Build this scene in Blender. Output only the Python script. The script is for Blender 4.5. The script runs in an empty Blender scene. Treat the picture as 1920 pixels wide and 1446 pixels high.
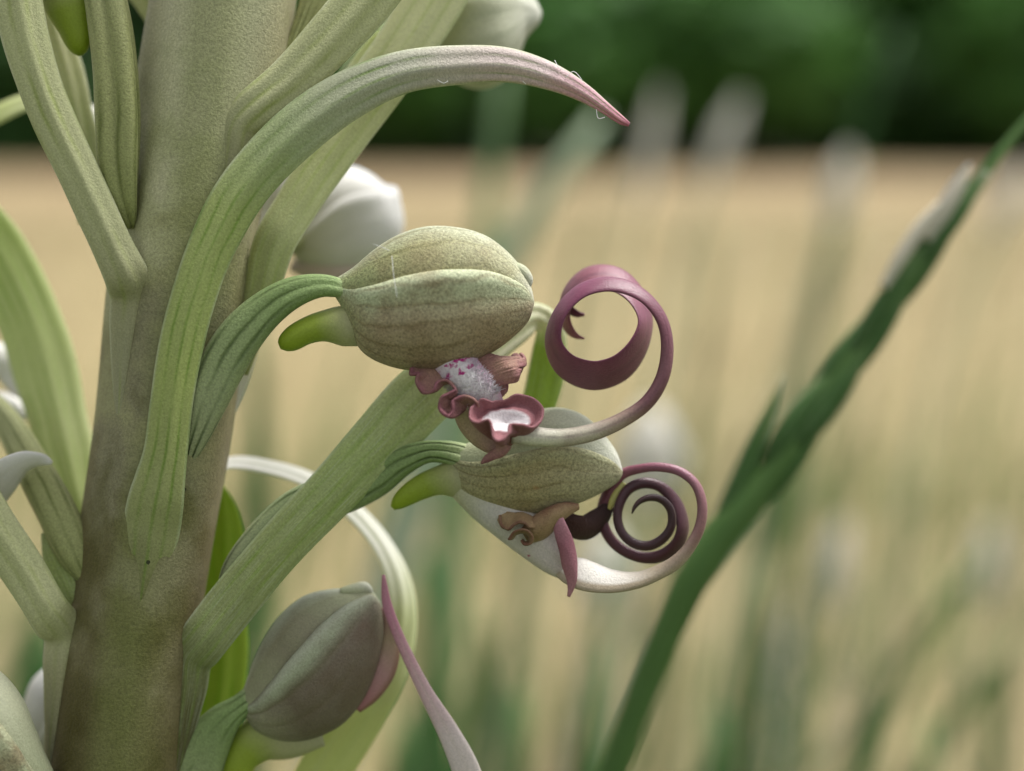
import bpy, bmesh, math, random
import numpy as np

random.seed(7)
rng = np.random.default_rng(7)
R = math.radians
scene = bpy.context.scene
COL = scene.collection

# ------------------------------------------------------------------ camera, sky, sun, exposure
U = 0.055 / 1920            # metres per photo pixel on the plant's plane
D0 = 2637.0                 # focal length in photo pixels
CAM = np.array([0.0, 0.0, 0.40])
PITCH = R(9.4)
FWD = np.array([0, math.cos(PITCH), -math.sin(PITCH)])
UPV = np.array([0, math.sin(PITCH), math.cos(PITCH)])
RGT = np.array([1.0, 0, 0])

cd = bpy.data.cameras.new('camera')
cam = bpy.data.objects.new('camera', cd)
COL.objects.link(cam)
cam.location = CAM
cam.rotation_euler = (R(90) - PITCH, 0, 0)
cd.sensor_width = 36
cd.sensor_fit = 'HORIZONTAL'
cd.lens = 36 * D0 / 1920
cd.clip_start = 0.002
cd.clip_end = 500
cd.dof.use_dof = True
cd.dof.focus_distance = (D0 - 120) * U
cd.dof.aperture_fstop = 14.0
cd.dof.aperture_blades = 0
scene.camera = cam

SUN_EL, SUN_AZ = R(66), R(62)      # azimuth from the view direction (+Y) towards +X
world = bpy.data.worlds.new('World')
scene.world = world
world.use_nodes = True
nt = world.node_tree
nt.nodes.clear()
wo = nt.nodes.new('ShaderNodeOutputWorld')
bg = nt.nodes.new('ShaderNodeBackground')
sky = nt.nodes.new('ShaderNodeTexSky')
sky.sky_type = 'NISHITA'
sky.sun_disc = False
sky.sun_elevation = SUN_EL
sky.sun_rotation = SUN_AZ
sky.dust_density = 3.0
hs = nt.nodes.new('ShaderNodeHueSaturation')     # thin overcast: the blue is mostly washed out
hs.inputs['Saturation'].default_value = 0.10
nt.links.new(sky.outputs[0], hs.inputs['Color'])
nt.links.new(hs.outputs[0], bg.inputs[0])
bg.inputs[1].default_value = 0.052
nt.links.new(bg.outputs[0], wo.inputs[0])

sd = bpy.data.lights.new('sun', 'SUN')
sd.energy = 1.5
sd.angle = R(20)
sd.color = (1.0, 0.97, 0.92)
sun = bpy.data.objects.new('sun', sd)
COL.objects.link(sun)
sdir = np.array([math.sin(SUN_AZ) * math.cos(SUN_EL), math.cos(SUN_AZ) * math.cos(SUN_EL), math.sin(SUN_EL)])
from mathutils import Vector
sun.rotation_euler = Vector(sdir).to_track_quat('Z', 'Y').to_euler()

vs = scene.view_settings
vs.view_transform = 'Standard'
vs.look = 'None'
vs.gamma = 1
vs.use_curve_mapping = False
vs.exposure = 1.95
scene.cycles.max_bounces = 10
scene.cycles.transparent_max_bounces = 8
scene.cycles.use_denoising = True
scene.render.film_transparent = False


# ------------------------------------------------------------------ helpers: space and curves
def px(p):
    """photo pixel + height above the plant plane (towards the camera, in pixel units) -> world"""
    p = np.asarray(p, float)
    d = (D0 - p[..., 2:3])
    k = d / D0
    return CAM + FWD * d * U + RGT * (p[..., 0:1] - 960) * U * k - UPV * (p[..., 1:2] - 723) * U * k


def pd(x, y, dist):
    """photo pixel at a distance in metres along the view axis -> world"""
    k = dist / D0
    return CAM + FWD * dist + RGT * (x - 960) * k - UPV * (y - 723) * k


def cr(ctrl, n, dims=3):
    """smooth curve through control rows, resampled evenly by length of the first dims columns"""
    c = np.asarray(ctrl, float)
    if len(c) == 2:
        t = np.linspace(0, 1, n)[:, None]
        return c[0] * (1 - t) + c[1] * t
    dt = np.sqrt(np.linalg.norm(np.diff(c[:, :dims], axis=0), axis=1)) + 1e-9
    m = np.zeros_like(c)
    s = np.diff(c, axis=0) / dt[:, None]
    m[0], m[-1] = s[0], s[-1]
    for i in range(1, len(c) - 1):
        m[i] = (s[i] * dt[i - 1] + s[i - 1] * dt[i]) / (dt[i] + dt[i - 1])
    out = []
    K = 24
    for i in range(len(c) - 1):
        t = np.linspace(0, 1, K, endpoint=False)[:, None]
        h = dt[i]
        out.append((2 * t**3 - 3 * t**2 + 1) * c[i] + (t**3 - 2 * t**2 + t) * h * m[i]
                   + (-2 * t**3 + 3 * t**2) * c[i + 1] + (t**3 - t**2) * h * m[i + 1])
    out = np.vstack(out + [c[-1:]])
    L = np.concatenate([[0], np.cumsum(np.linalg.norm(np.diff(out[:, :dims], axis=0), axis=1))])
    q = np.linspace(0, L[-1], n)
    return np.stack([np.interp(q, L, out[:, k]) for k in range(out.shape[1])], axis=1)


ROOT = {}      # root object -> its world base


def make_mesh(name, verts, faces, uvs, mat, parent=None, base=None, solid=0.0, smooth=True, sub=0, recalc=True, front=None):
    base = ROOT.get(parent.name if parent else '', np.zeros(3)) if base is None else base
    me = bpy.data.meshes.new(name)
    v = np.asarray(verts, float) - base
    me.from_pydata([tuple(a) for a in v], [], faces)
    if uvs is not None:
        uvl = me.uv_layers.new(name='UVMap')
        flat = [c for fu in uvs for uv in fu for c in uv]
        uvl.data.foreach_set('uv', flat)
    if front is not None:
        at = me.attributes.new('front', 'FLOAT', 'POINT')
        at.data.foreach_set('value', list(front))
    if recalc:
        bm = bmesh.new(); bm.from_mesh(me)
        bmesh.ops.recalc_face_normals(bm, faces=bm.faces)
        bm.to_mesh(me); bm.free()
    if smooth:
        me.polygons.foreach_set('use_smooth', [True] * len(me.polygons))
    ms = mat if isinstance(mat, (list, tuple)) else [mat]
    for m_ in ms:
        me.materials.append(m_)
    me.update()
    o = bpy.data.objects.new(name, me)
    COL.objects.link(o)
    if parent is not None:
        o.parent = parent
    else:
        o.location = base
    if solid:
        md = o.modifiers.new('thickness', 'SOLIDIFY')
        md.thickness = solid
        md.offset = 0
    if sub:
        md = o.modifiers.new('smooth', 'SUBSURF')
        md.levels = md.render_levels = sub
    return o


def sweep_geo(P, V, mapping, prof=20, rib=None, exponent=1.0, tube=False, corr=0.0):
    n = len(P)
    C = P[:, :3]
    T = np.gradient(C, axis=0)
    T /= np.linalg.norm(T, axis=1)[:, None] + 1e-12
    S0 = np.cross(T, V)
    nrm = np.linalg.norm(S0, axis=1)
    for i in range(n):
        if nrm[i] < 0.08 and i > 0:
            S0[i] = S0[i - 1] * max(nrm[i - 1], 1e-6); nrm[i] = np.linalg.norm(S0[i])
    S0 /= nrm[:, None] + 1e-12
    S0 -= T * np.sum(S0 * T, axis=1)[:, None]
    S0 /= np.linalg.norm(S0, axis=1)[:, None] + 1e-12
    N0 = np.cross(S0, T)
    ang = np.radians(P[:, 5])[:, None]
    S = S0 * np.cos(ang) + N0 * np.sin(ang)
    N = N0 * np.cos(ang) - S0 * np.sin(ang)
    phi = np.linspace(0, 2 * math.pi, prof, endpoint=False)
    verts, front = [], []
    ca, sb = np.cos(phi), np.sin(phi)
    if exponent != 1.0:
        ca = np.sign(ca) * np.abs(ca) ** exponent
        sb = np.sign(sb) * np.abs(sb) ** exponent
    for i in range(n):
        u = i / (n - 1)
        k = np.ones(prof) if rib is None else np.array([rib(f, u) for f in phi])
        cg = corr * min(1.0, P[i, 3] / 40) * np.cos(ca * 7.2 + .5) * np.sqrt(np.clip(1 - ca**2, 0, 1)) if corr else 0.0
        off = S[i] * (ca * k * P[i, 3])[:, None] + N[i] * (sb * k * P[i, 4] - P[i, 6] * ca**2 + P[i, 6] * .35 + cg)[:, None]
        verts.append(C[i] + off)
        front.append(sb)
    ring = np.vstack(verts)
    caps = np.vstack([C[0], C[-1]])
    W = mapping(np.vstack([ring, caps]))
    faces, uvs = [], []
    def uv(i, j):
        x = j / prof if tube else (ca[j % prof] + 1) / 2
        return (x, i / (n - 1))
    for i in range(n - 1):
        for j in range(prof):
            k = (j + 1) % prof
            faces.append((i * prof + j, i * prof + k, (i + 1) * prof + k, (i + 1) * prof + j))
            uvs.append([uv(i, j), uv(i, j + 1), uv(i + 1, j + 1), uv(i + 1, j)])
    a, b = n * prof, n * prof + 1
    for j in range(prof):
        k = (j + 1) % prof
        faces.append((a, k, j)); uvs.append([(.5, 0), uv(0, j + 1), uv(0, j)])
        faces.append((b, (n - 1) * prof + j, (n - 1) * prof + k)); uvs.append([(.5, 1), uv(n - 1, j), uv(n - 1, j + 1)])
    return W, faces, uvs, np.concatenate([np.concatenate(front), [0, 0]])


def sweep(name, rows, mat, parent, n=None, prof=20, rib=None, tube=False, base=None, world=False, exponent=1.0, wobble=0.0, seed=0, corr=0.0):
    """rows: x, y, z, half width, half thickness[, turn about the path in degrees, camber]"""
    rows = [list(r) + [0.0] * (7 - len(r)) for r in rows]
    n = n or max(16, len(rows) * 7)
    P = cr(rows, n)
    P[:, 3:5] = np.maximum(P[:, 3:5], 1e-9 if world else 0.4)
    if wobble:
        r_ = np.random.default_rng(seed)
        u = np.linspace(0, 1, n)
        for k in range(2, 9):
            P[:, 3] *= 1 + wobble / k * 2 * np.sin(k * 6.28 * u + r_.uniform(0, 6.28)) * r_.uniform(.4, 1)
    if world:
        g = sweep_geo(P, -FWD, lambda q: q, prof, rib, exponent, tube)
    else:
        g = sweep_geo(P, np.array([0, 0, 1.0]), px, prof, rib, exponent, tube, corr)
    return make_mesh(name, g[0], g[1], g[2], mat, parent, base, front=g[3])


def grid_faces(n, m, closed=False):
    faces, uvs = [], []
    mm = m if closed else m - 1
    for i in range(n - 1):
        for j in range(mm):
            k = (j + 1) % m
            faces.append((i * m + j, i * m + k, (i + 1) * m + k, (i + 1) * m + j))
            a0, a1 = j / mm, (j + 1) / mm
            b0, b1 = i / (n - 1), (i + 1) / (n - 1)
            uvs.append([(b0, a0), (b0, a1), (b1, a1), (b1, a0)])
    return faces, uvs


def cru(c, m):
    c = np.asarray(c, float)
    k = len(c)
    if k < 3:
        t = np.linspace(0, 1, m)[:, None]
        return c[0] * (1 - t) + c[-1] * t
    e = np.vstack([2 * c[0] - c[1], c, 2 * c[-1] - c[-2]])
    out = []
    for t in np.linspace(0, k - 1, m):
        i = min(int(t), k - 2)
        f = t - i
        p0, p1, p2, p3 = e[i], e[i + 1], e[i + 2], e[i + 3]
        out.append(.5 * (2 * p1 + (p2 - p0) * f + (2 * p0 - 5 * p1 + 4 * p2 - p3) * f * f + (3 * p1 - p0 - 3 * p2 + p3) * f ** 3))
    return np.array(out)


def loft(name, curves, mat, parent, n=60, m=16, closed=False, solid=0.0, ruffle=None):
    """skin through several curves; uv.x runs across the curves, uv.y along them"""
    cs = []
    for c in curves:
        c = [list(p) for p in c]
        if closed:
            q = cru([c[-2], c[-1]] + c + [c[0], c[1]], (len(c) + 3) * 40 + 1)[80:80 + len(c) * 40]
            q = q[np.linspace(0, len(q), n, endpoint=False).astype(int)]
        else:
            q = cr(c, n)
        cs.append(q)
    cs = np.array(cs)                       # k x n x 3
    k = len(cs)
    grid = np.zeros((m, n, 3))
    for j in range(n):
        grid[:, j] = cru(cs[:, j], m)
    if ruffle is not None:
        grid = ruffle(grid)
    W = px(grid.reshape(-1, 3))
    f, uv = grid_faces(m, n, closed)
    return make_mesh(name, W, f, uv, mat, parent, solid=solid)


# ------------------------------------------------------------------ materials
def srgb(r, g, b):
    f = lambda c: (c / 255 / 12.92) if c / 255 <= 0.04045 else ((c / 255 + 0.055) / 1.055) ** 2.4
    return (f(r), f(g), f(b))


class NT:
    def __init__(self, name):
        self.m = bpy.data.materials.new(name)
        self.m.use_nodes = True
        self.t = self.m.node_tree
        self.t.nodes.clear()
        self.out = self.n('ShaderNodeOutputMaterial')

    def n(self, kind, **kw):
        x = self.t.nodes.new(kind)
        for k, v in kw.items():
            setattr(x, k, v)
        return x

    def set(self, sock, v):
        if isinstance(v, bpy.types.NodeSocket):
            self.t.links.new(v, sock)
        elif isinstance(v, (tuple, list)) and len(v) == 3 and sock.type == 'RGBA':
            sock.default_value = (*v, 1)
        else:
            sock.default_value = v

    def noise(self, vec, scale, detail=2, rough=.5):
        x = self.n('ShaderNodeTexNoise')
        self.set(x.inputs['Vector'], vec)
        x.inputs['Scale'].default_value = scale
        x.inputs['Detail'].default_value = detail
        x.inputs['Roughness'].default_value = rough
        return x.outputs['Fac']

    def math(self, op, a, b=0.0, clamp=False):
        x = self.n('ShaderNodeMath', operation=op, use_clamp=clamp)
        self.set(x.inputs[0], a); self.set(x.inputs[1], b)
        return x.outputs[0]

    def mix(self, fac, a, b, blend='MIX'):
        x = self.n('ShaderNodeMix', data_type='RGBA', blend_type=blend)
        self.set(x.inputs[0], fac); self.set(x.inputs[6], a); self.set(x.inputs[7], b)
        return x.outputs[2]

    def ramp(self, fac, stops, interp='LINEAR'):
        x = self.n('ShaderNodeValToRGB')
        self.set(x.inputs[0], fac)
        x.color_ramp.interpolation = interp
        e = x.color_ramp.elements
        while len(e) > len(stops):
            e.remove(e[-1])
        while len(e) < len(stops):
            e.new(0.5)
        for el, (p, c) in zip(e, stops):
            el.position = p
            el.color = (*c, 1) if len(c) == 3 else c
        return x.outputs[0]

    def maprange(self, v, a, b, c=0.0, d=1.0):
        x = self.n('ShaderNodeMapRange')
        self.set(x.inputs[0], v)
        for i, q in enumerate((a, b, c, d)):
            x.inputs[i + 1].default_value = q
        return x.outputs[0]


def tissue(name, along, across=None, veins=0, vein_col=None, vein_amt=.5, blotch=None, blotch_scale=350, blotch_amt=.6,
           grain=.22, grain_scale=9000, transl=.25, rough=.5, spec=.25, bump=.12, specks=0.0, vein_bump=.10, backcol=None, sheen=0.05,
           streak=0.0, spots=None, lines=None, bands=None, vein_pow=4.0, vein_wig=3.0, edge=None, across_y=None):
    """plant tissue: colour ramp along the organ, veins across it, blotches, papillose grain, thin-leaf translucency"""
    along = [(p_, (c_[0], c_[1] * .97, c_[2] * .85) if c_[1] > c_[0] > c_[2] else c_) for p_, c_ in along]
    q = NT(name)
    uv = q.n('ShaderNodeUVMap').outputs[0]
    obj = q.n('ShaderNodeTexCoord').outputs['Object']
    sep = q.n('ShaderNodeSeparateXYZ')
    q.set(sep.inputs[0], uv)
    X, Y = sep.outputs[0], sep.outputs[1]
    big = q.noise(obj, 260, 3)
    Yj = q.math('ADD', Y, q.math('MULTIPLY', q.math('SUBTRACT', big, .5), .12))
    col = q.ramp(Yj, along) if len(along) > 1 else q.ramp(Yj, [(0, along[0][1]), (1, along[0][1])])
    if across is not None:
        acol, amt = across
        Xj = q.math('ADD', X, q.math('MULTIPLY', q.math('SUBTRACT', big, .5), .14))
        f = q.ramp(Xj, [(p, (v, v, v)) for p, v in amt])
        if across_y is not None:
            f = q.math('MULTIPLY', f, q.maprange(Y, across_y[0], across_y[1], 1, 0))
        col = q.mix(f, col, acol)
    if bands is not None:
        bcol, bamt = bands
        Xb = q.math('ADD', X, q.math('MULTIPLY', q.math('SUBTRACT', q.noise(obj, 90, 2), .5), .16))
        col = q.mix(q.ramp(Xb, [(p_, (v_, v_, v_)) for p_, v_ in bamt]), col, bcol)
    if edge is not None:
        f = q.maprange(q.math('ABSOLUTE', q.math('SUBTRACT', X, .5)), .44, .50, 0, .7)
        col = q.mix(f, col, edge)
    if backcol is not None:
        fr = q.n('ShaderNodeAttribute', attribute_name='front')
        f = q.maprange(fr.outputs['Fac'], .3, -.3)
        col = q.mix(f, col, backcol)
    if blotch is not None:
        f = q.noise(obj, blotch_scale, 4, .6)
        f = q.maprange(f, .42, .66, 0, blotch_amt)
        col = q.mix(f, col, blotch)
    height = None
    if veins:
        w = q.noise(obj, 330, 2)
        ph = q.math('ADD', q.math('MULTIPLY', X, veins * 6.283), q.math('MULTIPLY', w, vein_wig))
        s = q.math('SINE', ph)
        s = q.math('MULTIPLY', q.math('ADD', s, 1), .5)
        s = q.math('POWER', s, vein_pow)
        brk = q.maprange(q.noise(obj, 300, 3), .34, .66, .05, 1)
        s = q.math('MULTIPLY', s, brk)
        col = q.mix(q.math('MULTIPLY', s, vein_amt), col, vein_col)
        height = q.math('MULTIPLY', s, -vein_bump)
    if lines is not None:
        lcol, lf, lamt = lines
        cmb = q.n('ShaderNodeCombineXYZ')
        q.set(cmb.inputs[0], q.math('ADD', q.math('MULTIPLY', X, lf), q.math('MULTIPLY', q.noise(obj, 260, 2), .9)))
        q.set(cmb.inputs[1], q.math('MULTIPLY', Y, 1.6))
        f = q.noise(cmb.outputs[0], 1.0, 2)
        f = q.math('ABSOLUTE', q.math('SUBTRACT', f, .5))
        f = q.maprange(f, .0, .022, 1, 0)
        col = q.mix(q.math('MULTIPLY', f, lamt), col, lcol)
        h2 = q.math('MULTIPLY', f, -.12)
        height = h2 if height is None else q.math('ADD', height, h2)
    if streak:
        # pale cells drawn out along the organ
        cmb = q.n('ShaderNodeCombineXYZ')
        q.set(cmb.inputs[0], q.math('MULTIPLY', X, 90)); q.set(cmb.inputs[1], q.math('MULTIPLY', Y, 14))
        f = q.noise(cmb.outputs[0], 1.0, 3)
        col = q.mix(q.maprange(f, .5, .75, 0, streak), col, (.72, .76, .62))
    g1 = q.noise(obj, grain_scale, 3, .7)
    if grain:
        f = q.maprange(g1, .3, .7, 1 - grain, 1 + grain)
        m_ = q.n('ShaderNodeMix', data_type='RGBA', blend_type='MULTIPLY')
        m_.inputs[0].default_value = 1
        cc = q.n('ShaderNodeCombineColor')
        for i in range(3):
            q.set(cc.inputs[i], f)
        q.set(m_.inputs[6], col); q.set(m_.inputs[7], cc.outputs[0])
        col = m_.outputs[2]
    if specks:
        v = q.n('ShaderNodeTexVoronoi')
        q.set(v.inputs['Vector'], obj)
        v.inputs['Scale'].default_value = 520
        d = q.math('ADD', v.outputs['Distance'], q.math('MULTIPLY', q.noise(obj, 5000, 2), .06))
        f = q.math('LESS_THAN', d, .095)
        sc = q.n('ShaderNodeSeparateColor'); q.set(sc.inputs[0], v.outputs['Color'])
        f = q.math('MULTIPLY', f, q.math('LESS_THAN', sc.outputs[0], specks))
        col = q.mix(q.math('MULTIPLY', f, .85), col, (.02, .022, .012))
    if spots is not None:
        scol, sscale, lo, hi, ymin, ymax = spots
        f = q.maprange(q.noise(obj, sscale, 2), lo, hi)
        w = q.math('MULTIPLY', q.math('GREATER_THAN', Y, ymin), q.math('LESS_THAN', Y, ymax))
        col = q.mix(q.math('MULTIPLY', f, w), col, scol)
    p = q.n('ShaderNodeBsdfPrincipled')
    q.set(p.inputs['Base Color'], col)
    p.inputs['Roughness'].default_value = rough
    p.inputs['Specular IOR Level'].default_value = spec
    if sheen:
        p.inputs['Sheen Weight'].default_value = sheen
        p.inputs['Sheen Roughness'].default_value = .5
    hh = q.math('MULTIPLY', g1, 1.0)
    if height is not None:
        hh = q.math('ADD', hh, q.math('MULTIPLY', height, 3.0))
    b = q.n('ShaderNodeBump')
    b.inputs['Strength'].default_value = min(1.0, bump * 5.5)
    b.inputs['Distance'].default_value = 0.00006
    q.set(b.inputs['Height'], hh)
    q.set(p.inputs['Normal'], b.outputs[0])
    sh = p.outputs[0]
    if transl:
        tr = q.n('ShaderNodeBsdfTranslucent')
        tc = q.mix(1.0, col, (1.0, 1.0, .72), 'MULTIPLY')
        q.set(tr.inputs[0], tc)
        mx = q.n('ShaderNodeMixShader')
        mx.inputs[0].default_value = transl
        q.t.links.new(sh, mx.inputs[1]); q.t.links.new(tr.outputs[0], mx.inputs[2])
        sh = mx.outputs[0]
    q.t.links.new(sh, q.out.inputs[0])
    return q.m


def simple(name, c1, c2=None, scale=5, rough=.7, transl=0.0, spec=.3, c3=None, scale3=1.0):
    q = NT(name)
    obj = q.n('ShaderNodeTexCoord').outputs['Object']
    col = c1
    if c2 is not None:
        f = q.maprange(q.noise(obj, scale, 4, .6), .35, .65)
        col = q.mix(f, c1, c2)
    if c3 is not None:
        f = q.maprange(q.noise(obj, scale3, 3, .6), .45, .7)
        col = q.mix(f, col, c3)
    p = q.n('ShaderNodeBsdfPrincipled')
    q.set(p.inputs['Base Color'], col)
    p.inputs['Roughness'].default_value = rough
    p.inputs['Specular IOR Level'].default_value = spec
    sh = p.outputs[0]
    if transl:
        tr = q.n('ShaderNodeBsdfTranslucent')
        q.set(tr.inputs[0], col)
        mx = q.n('ShaderNodeMixShader'); mx.inputs[0].default_value = transl
        q.t.links.new(sh, mx.inputs[1]); q.t.links.new(tr.outputs[0], mx.inputs[2])
        sh = mx.outputs[0]
    q.t.links.new(sh, q.out.inputs[0])
    return q.m


# plant colours (albedo)
GREY_GREEN = (.42, .46, .27)
PALE_GREEN = (.50, .56, .33)
LIGHT_GREEN = (.42, .54, .20)
LIME = (.34, .50, .06)
DEEP = (.13, .21, .07)
TAN = (.34, .28, .15)
BROWN = (.20, .14, .075)
MAUVE = (.30, .125, .14)
PLUM = (.20, .055, .11)
DARKPLUM = (.085, .022, .035)
WHITE = (.78, .76, .76)
PINK = (.62, .30, .36)

M = {}
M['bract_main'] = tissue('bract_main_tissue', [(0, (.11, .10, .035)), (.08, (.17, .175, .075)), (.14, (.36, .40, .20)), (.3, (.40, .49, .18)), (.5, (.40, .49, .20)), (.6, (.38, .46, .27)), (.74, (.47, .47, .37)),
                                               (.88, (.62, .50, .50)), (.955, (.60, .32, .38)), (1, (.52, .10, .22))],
                         veins=4, vein_col=(.18, .30, .04), vein_amt=.8, vein_pow=6, edge=(.62, .66, .48), grain=.2, grain_scale=8500, transl=.22, rough=.46, specks=.14, bump=.18)
M['bract_green'] = tissue('bract_green_tissue', [(0, (.40, .45, .26)), (.25, (.40, .50, .22)), (.6, (.45, .56, .22)), (1, (.52, .60, .34))],
                          veins=5, vein_col=(.27, .40, .06), vein_amt=.6, vein_pow=6, edge=(.64, .68, .5), grain=.2, grain_scale=8500, transl=.26, streak=.35, bump=.18, specks=.03)
M['bract_diag'] = tissue('diagonal_bract_tissue', [(0, (.10, .09, .03)), (.12, (.15, .155, .06)), (.2, (.30, .35, .17)), (.35, (.38, .46, .20)), (.5, (.44, .55, .24)), (.62, (.54, .62, .36)), (.70, (.74, .76, .66)), (.80, (.74, .76, .62)), (.845, (.36, .54, .08)), (1, (.32, .50, .05))],  # pale stretch before the tip: sky light on the upper face, painted in
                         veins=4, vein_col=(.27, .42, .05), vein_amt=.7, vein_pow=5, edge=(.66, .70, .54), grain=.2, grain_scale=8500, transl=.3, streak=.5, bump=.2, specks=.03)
M['bract_pale'] = tissue('bract_pale_tissue', [(0, (.46, .50, .30)), (.3, (.54, .60, .34)), (.6, (.68, .72, .50)), (1, (.74, .76, .58))],
                         veins=4, vein_col=(.42, .52, .15), vein_amt=.6, vein_pow=5, edge=(.76, .78, .66), grain=.14, transl=.3, bump=.14, streak=.2, specks=.03)
M['bract_olive'] = tissue('bract_olive_tissue', [(0, (.36, .36, .23)), (.2, (.40, .41, .26)), (.32, (.50, .53, .34)), (.6, (.54, .58, .36)), (1, (.62, .64, .42))],
                          veins=3, vein_col=(.32, .38, .10), vein_amt=.75, vein_pow=5, edge=(.66, .68, .5), grain=.18, grain_scale=8500, transl=.22, bump=.2)
M['bract_bright'] = tissue('bract_bright_tissue', [(0, (.50, .60, .24)), (.3, (.62, .70, .42)), (.6, (.60, .70, .38)), (1, (.52, .66, .22))],
                           veins=6, vein_col=(.32, .48, .08), vein_amt=.6, grain=.1, transl=.42, edge=(.66, .7, .45), bump=.1)
M['bract_lime'] = tissue('bract_lime_tissue', [(0, (.40, .54, .12)), (1, (.42, .58, .08))],
                         veins=4, vein_col=(.26, .48, .02), vein_amt=.7, grain=.1, transl=.5, bump=.1)
M['bract_white'] = tissue('bract_white_tissue', [(0, (.80, .79, .80)), (.38, (.80, .80, .76)), (.52, (.62, .68, .44)), (.7, (.55, .63, .28)), (1, (.54, .62, .22))],  # near-white start: skylight on the upturned face put into the colour
                          veins=3, vein_col=(.5, .58, .3), vein_amt=.3, grain=.08, transl=.35, bump=.06)
M['ovary'] = tissue('ovary_tissue', [(0, (.36, .40, .27)), (.35, (.28, .35, .19)), (.7, (.20, .29, .12)), (.92, (.24, .35, .15)), (1, (.46, .55, .33))],
                    veins=9, vein_col=(.07, .11, .03), vein_amt=.95, vein_pow=6, vein_bump=.5, grain=.25, transl=.05, bump=.25, specks=.06)
M['ovary_olive'] = tissue('ovary_olive_tissue', [(0, (.30, .34, .15)), (.5, (.34, .37, .18)), (1, (.40, .43, .26))],
                          veins=8, vein_col=(.12, .15, .03), vein_amt=.8, vein_pow=6, vein_bump=.4, grain=.25, transl=.08, bump=.25, specks=.04)
M['dorsal'] = tissue('dorsal_sepal_tissue', [(0, (.38, .46, .25)), (.2, (.31, .355, .19)), (.45, (.33, .31, .155)), (.8, (.42, .42, .26)), (1, (.62, .62, .50))],
                     across=((.60, .64, .48), [(0, .2), (.35, .25), (.5, .95), (.62, .5), (.75, .0), (1, 0)]),
                     veins=6, vein_col=(.17, .16, .06), vein_amt=.55, vein_pow=8, vein_bump=.1, vein_wig=9.0, blotch=(.27, .22, .11), blotch_amt=.6, grain=.4, grain_scale=7500, transl=.06, bump=.3, specks=.1)
M['lateral'] = tissue('lateral_sepal_tissue', [(0, (.40, .47, .27)), (.12, (.34, .36, .21)), (.3, (.34, .275, .17)), (.8, (.35, .285, .17)), (1, (.42, .385, .26))],
                      across=((.54, .60, .39), [(0, .75), (.1, .85), (.2, .6), (.3, .2), (.42, 0), (1, 0)]),
                      veins=6, vein_col=(.19, .14, .065), vein_amt=.7, vein_pow=8, vein_bump=.1, vein_wig=9.0, blotch=(.25, .18, .10), blotch_scale=420, blotch_amt=.7, grain=.4, grain_scale=7500, transl=.06, bump=.3)
M['lateral_worn'] = tissue('worn_lateral_sepal_tissue', [(0, (.38, .42, .24)), (.12, (.29, .275, .135)), (.5, (.31, .255, .12)), (1, (.44, .42, .28))],
                           across=((.42, .44, .27), [(0, .6), (.08, .5), (.2, .05), (1, 0)]),
                           veins=6, vein_col=(.15, .11, .04), vein_amt=.7, vein_pow=8, vein_bump=.1, vein_wig=9.0, blotch=(.34, .31, .18), blotch_scale=500, blotch_amt=.6, grain=.4, grain_scale=7500, transl=.06, bump=.3,
                           spots=((.48, .25, .10), 300, .56, .60, .45, .7))
M['dorsal_pale'] = tissue('pale_dorsal_tissue', [(0, (.42, .47, .32)), (.5, (.52, .55, .44)), (1, (.62, .62, .55))],
                          veins=5, vein_col=(.34, .38, .25), vein_amt=.4, grain=.15, transl=.12, bump=.15)
M['hood_shade'] = tissue('shade_toned_sepal_tissue', [(0, (.40, .43, .30)), (.3, (.15, .125, .08)), (.8, (.14, .10, .07)), (1, (.25, .25, .16))], veins=4, vein_col=(.15, .12, .07), vein_amt=.5, vein_pow=6, vein_bump=.3,  # lower bud's sepals: shade near the bottom put into the colour
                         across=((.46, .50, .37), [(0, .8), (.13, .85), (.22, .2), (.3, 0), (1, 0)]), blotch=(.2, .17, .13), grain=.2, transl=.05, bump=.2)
M['dorsal_shade'] = tissue('shade_toned_dorsal_tissue', [(0, (.42, .47, .32)), (.4, (.22, .21, .13)), (1, (.42, .46, .33))], veins=3, vein_col=(.2, .18, .1), vein_amt=.4, vein_pow=5,  # its dorsal sepal, darkened the same way for missing light
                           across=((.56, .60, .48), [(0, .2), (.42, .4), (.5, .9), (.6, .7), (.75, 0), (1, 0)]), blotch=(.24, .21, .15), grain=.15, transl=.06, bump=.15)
M['bud_white'] = tissue('white_sepal_tissue', [(0, (.46, .48, .28)), (.14, (.55, .55, .45)), (.4, (.74, .73, .71)), (1, (.80, .79, .79))],
                        veins=3, vein_col=(.6, .6, .52), vein_amt=.3, grain=.05, transl=.15, bump=.05)
M['spur'] = tissue('spur_tissue', [(0, (.54, .55, .42)), (.3, (.50, .52, .33)), (.6, (.34, .45, .07)), (1, (.33, .46, .03))], grain=.1, transl=.35, rough=.4, bump=.1)
M['lip_white'] = tissue('lip_white_tissue', [(0, (.62, .34, .46)), (.12, (.76, .68, .72)), (.6, (.80, .78, .79)), (1, (.76, .68, .70))],
                        across=((.62, .36, .50), [(0, 0), (.7, 0), (.92, .8), (1, 1)]), grain=.12, transl=.15, rough=.6, bump=.3,
                        spots=((.45, .02, .20), 2600, .50, .60, .0, .42))
M['hairs'] = simple('lip_hair', (.85, .82, .85), (.80, .66, .76), 900, .6, .4)
M['ruffle'] = tissue('ruffle_tissue', [(0, (.33, .18, .15)), (.5, (.36, .18, .16)), (1, (.33, .16, .16))],
                     across=((.26, .10, .12), [(0, .0), (.55, .1), (.85, .9), (1, 1)]), blotch=(.40, .26, .17), blotch_scale=700, blotch_amt=.6, grain=.25, transl=.2, bump=.25)
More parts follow.
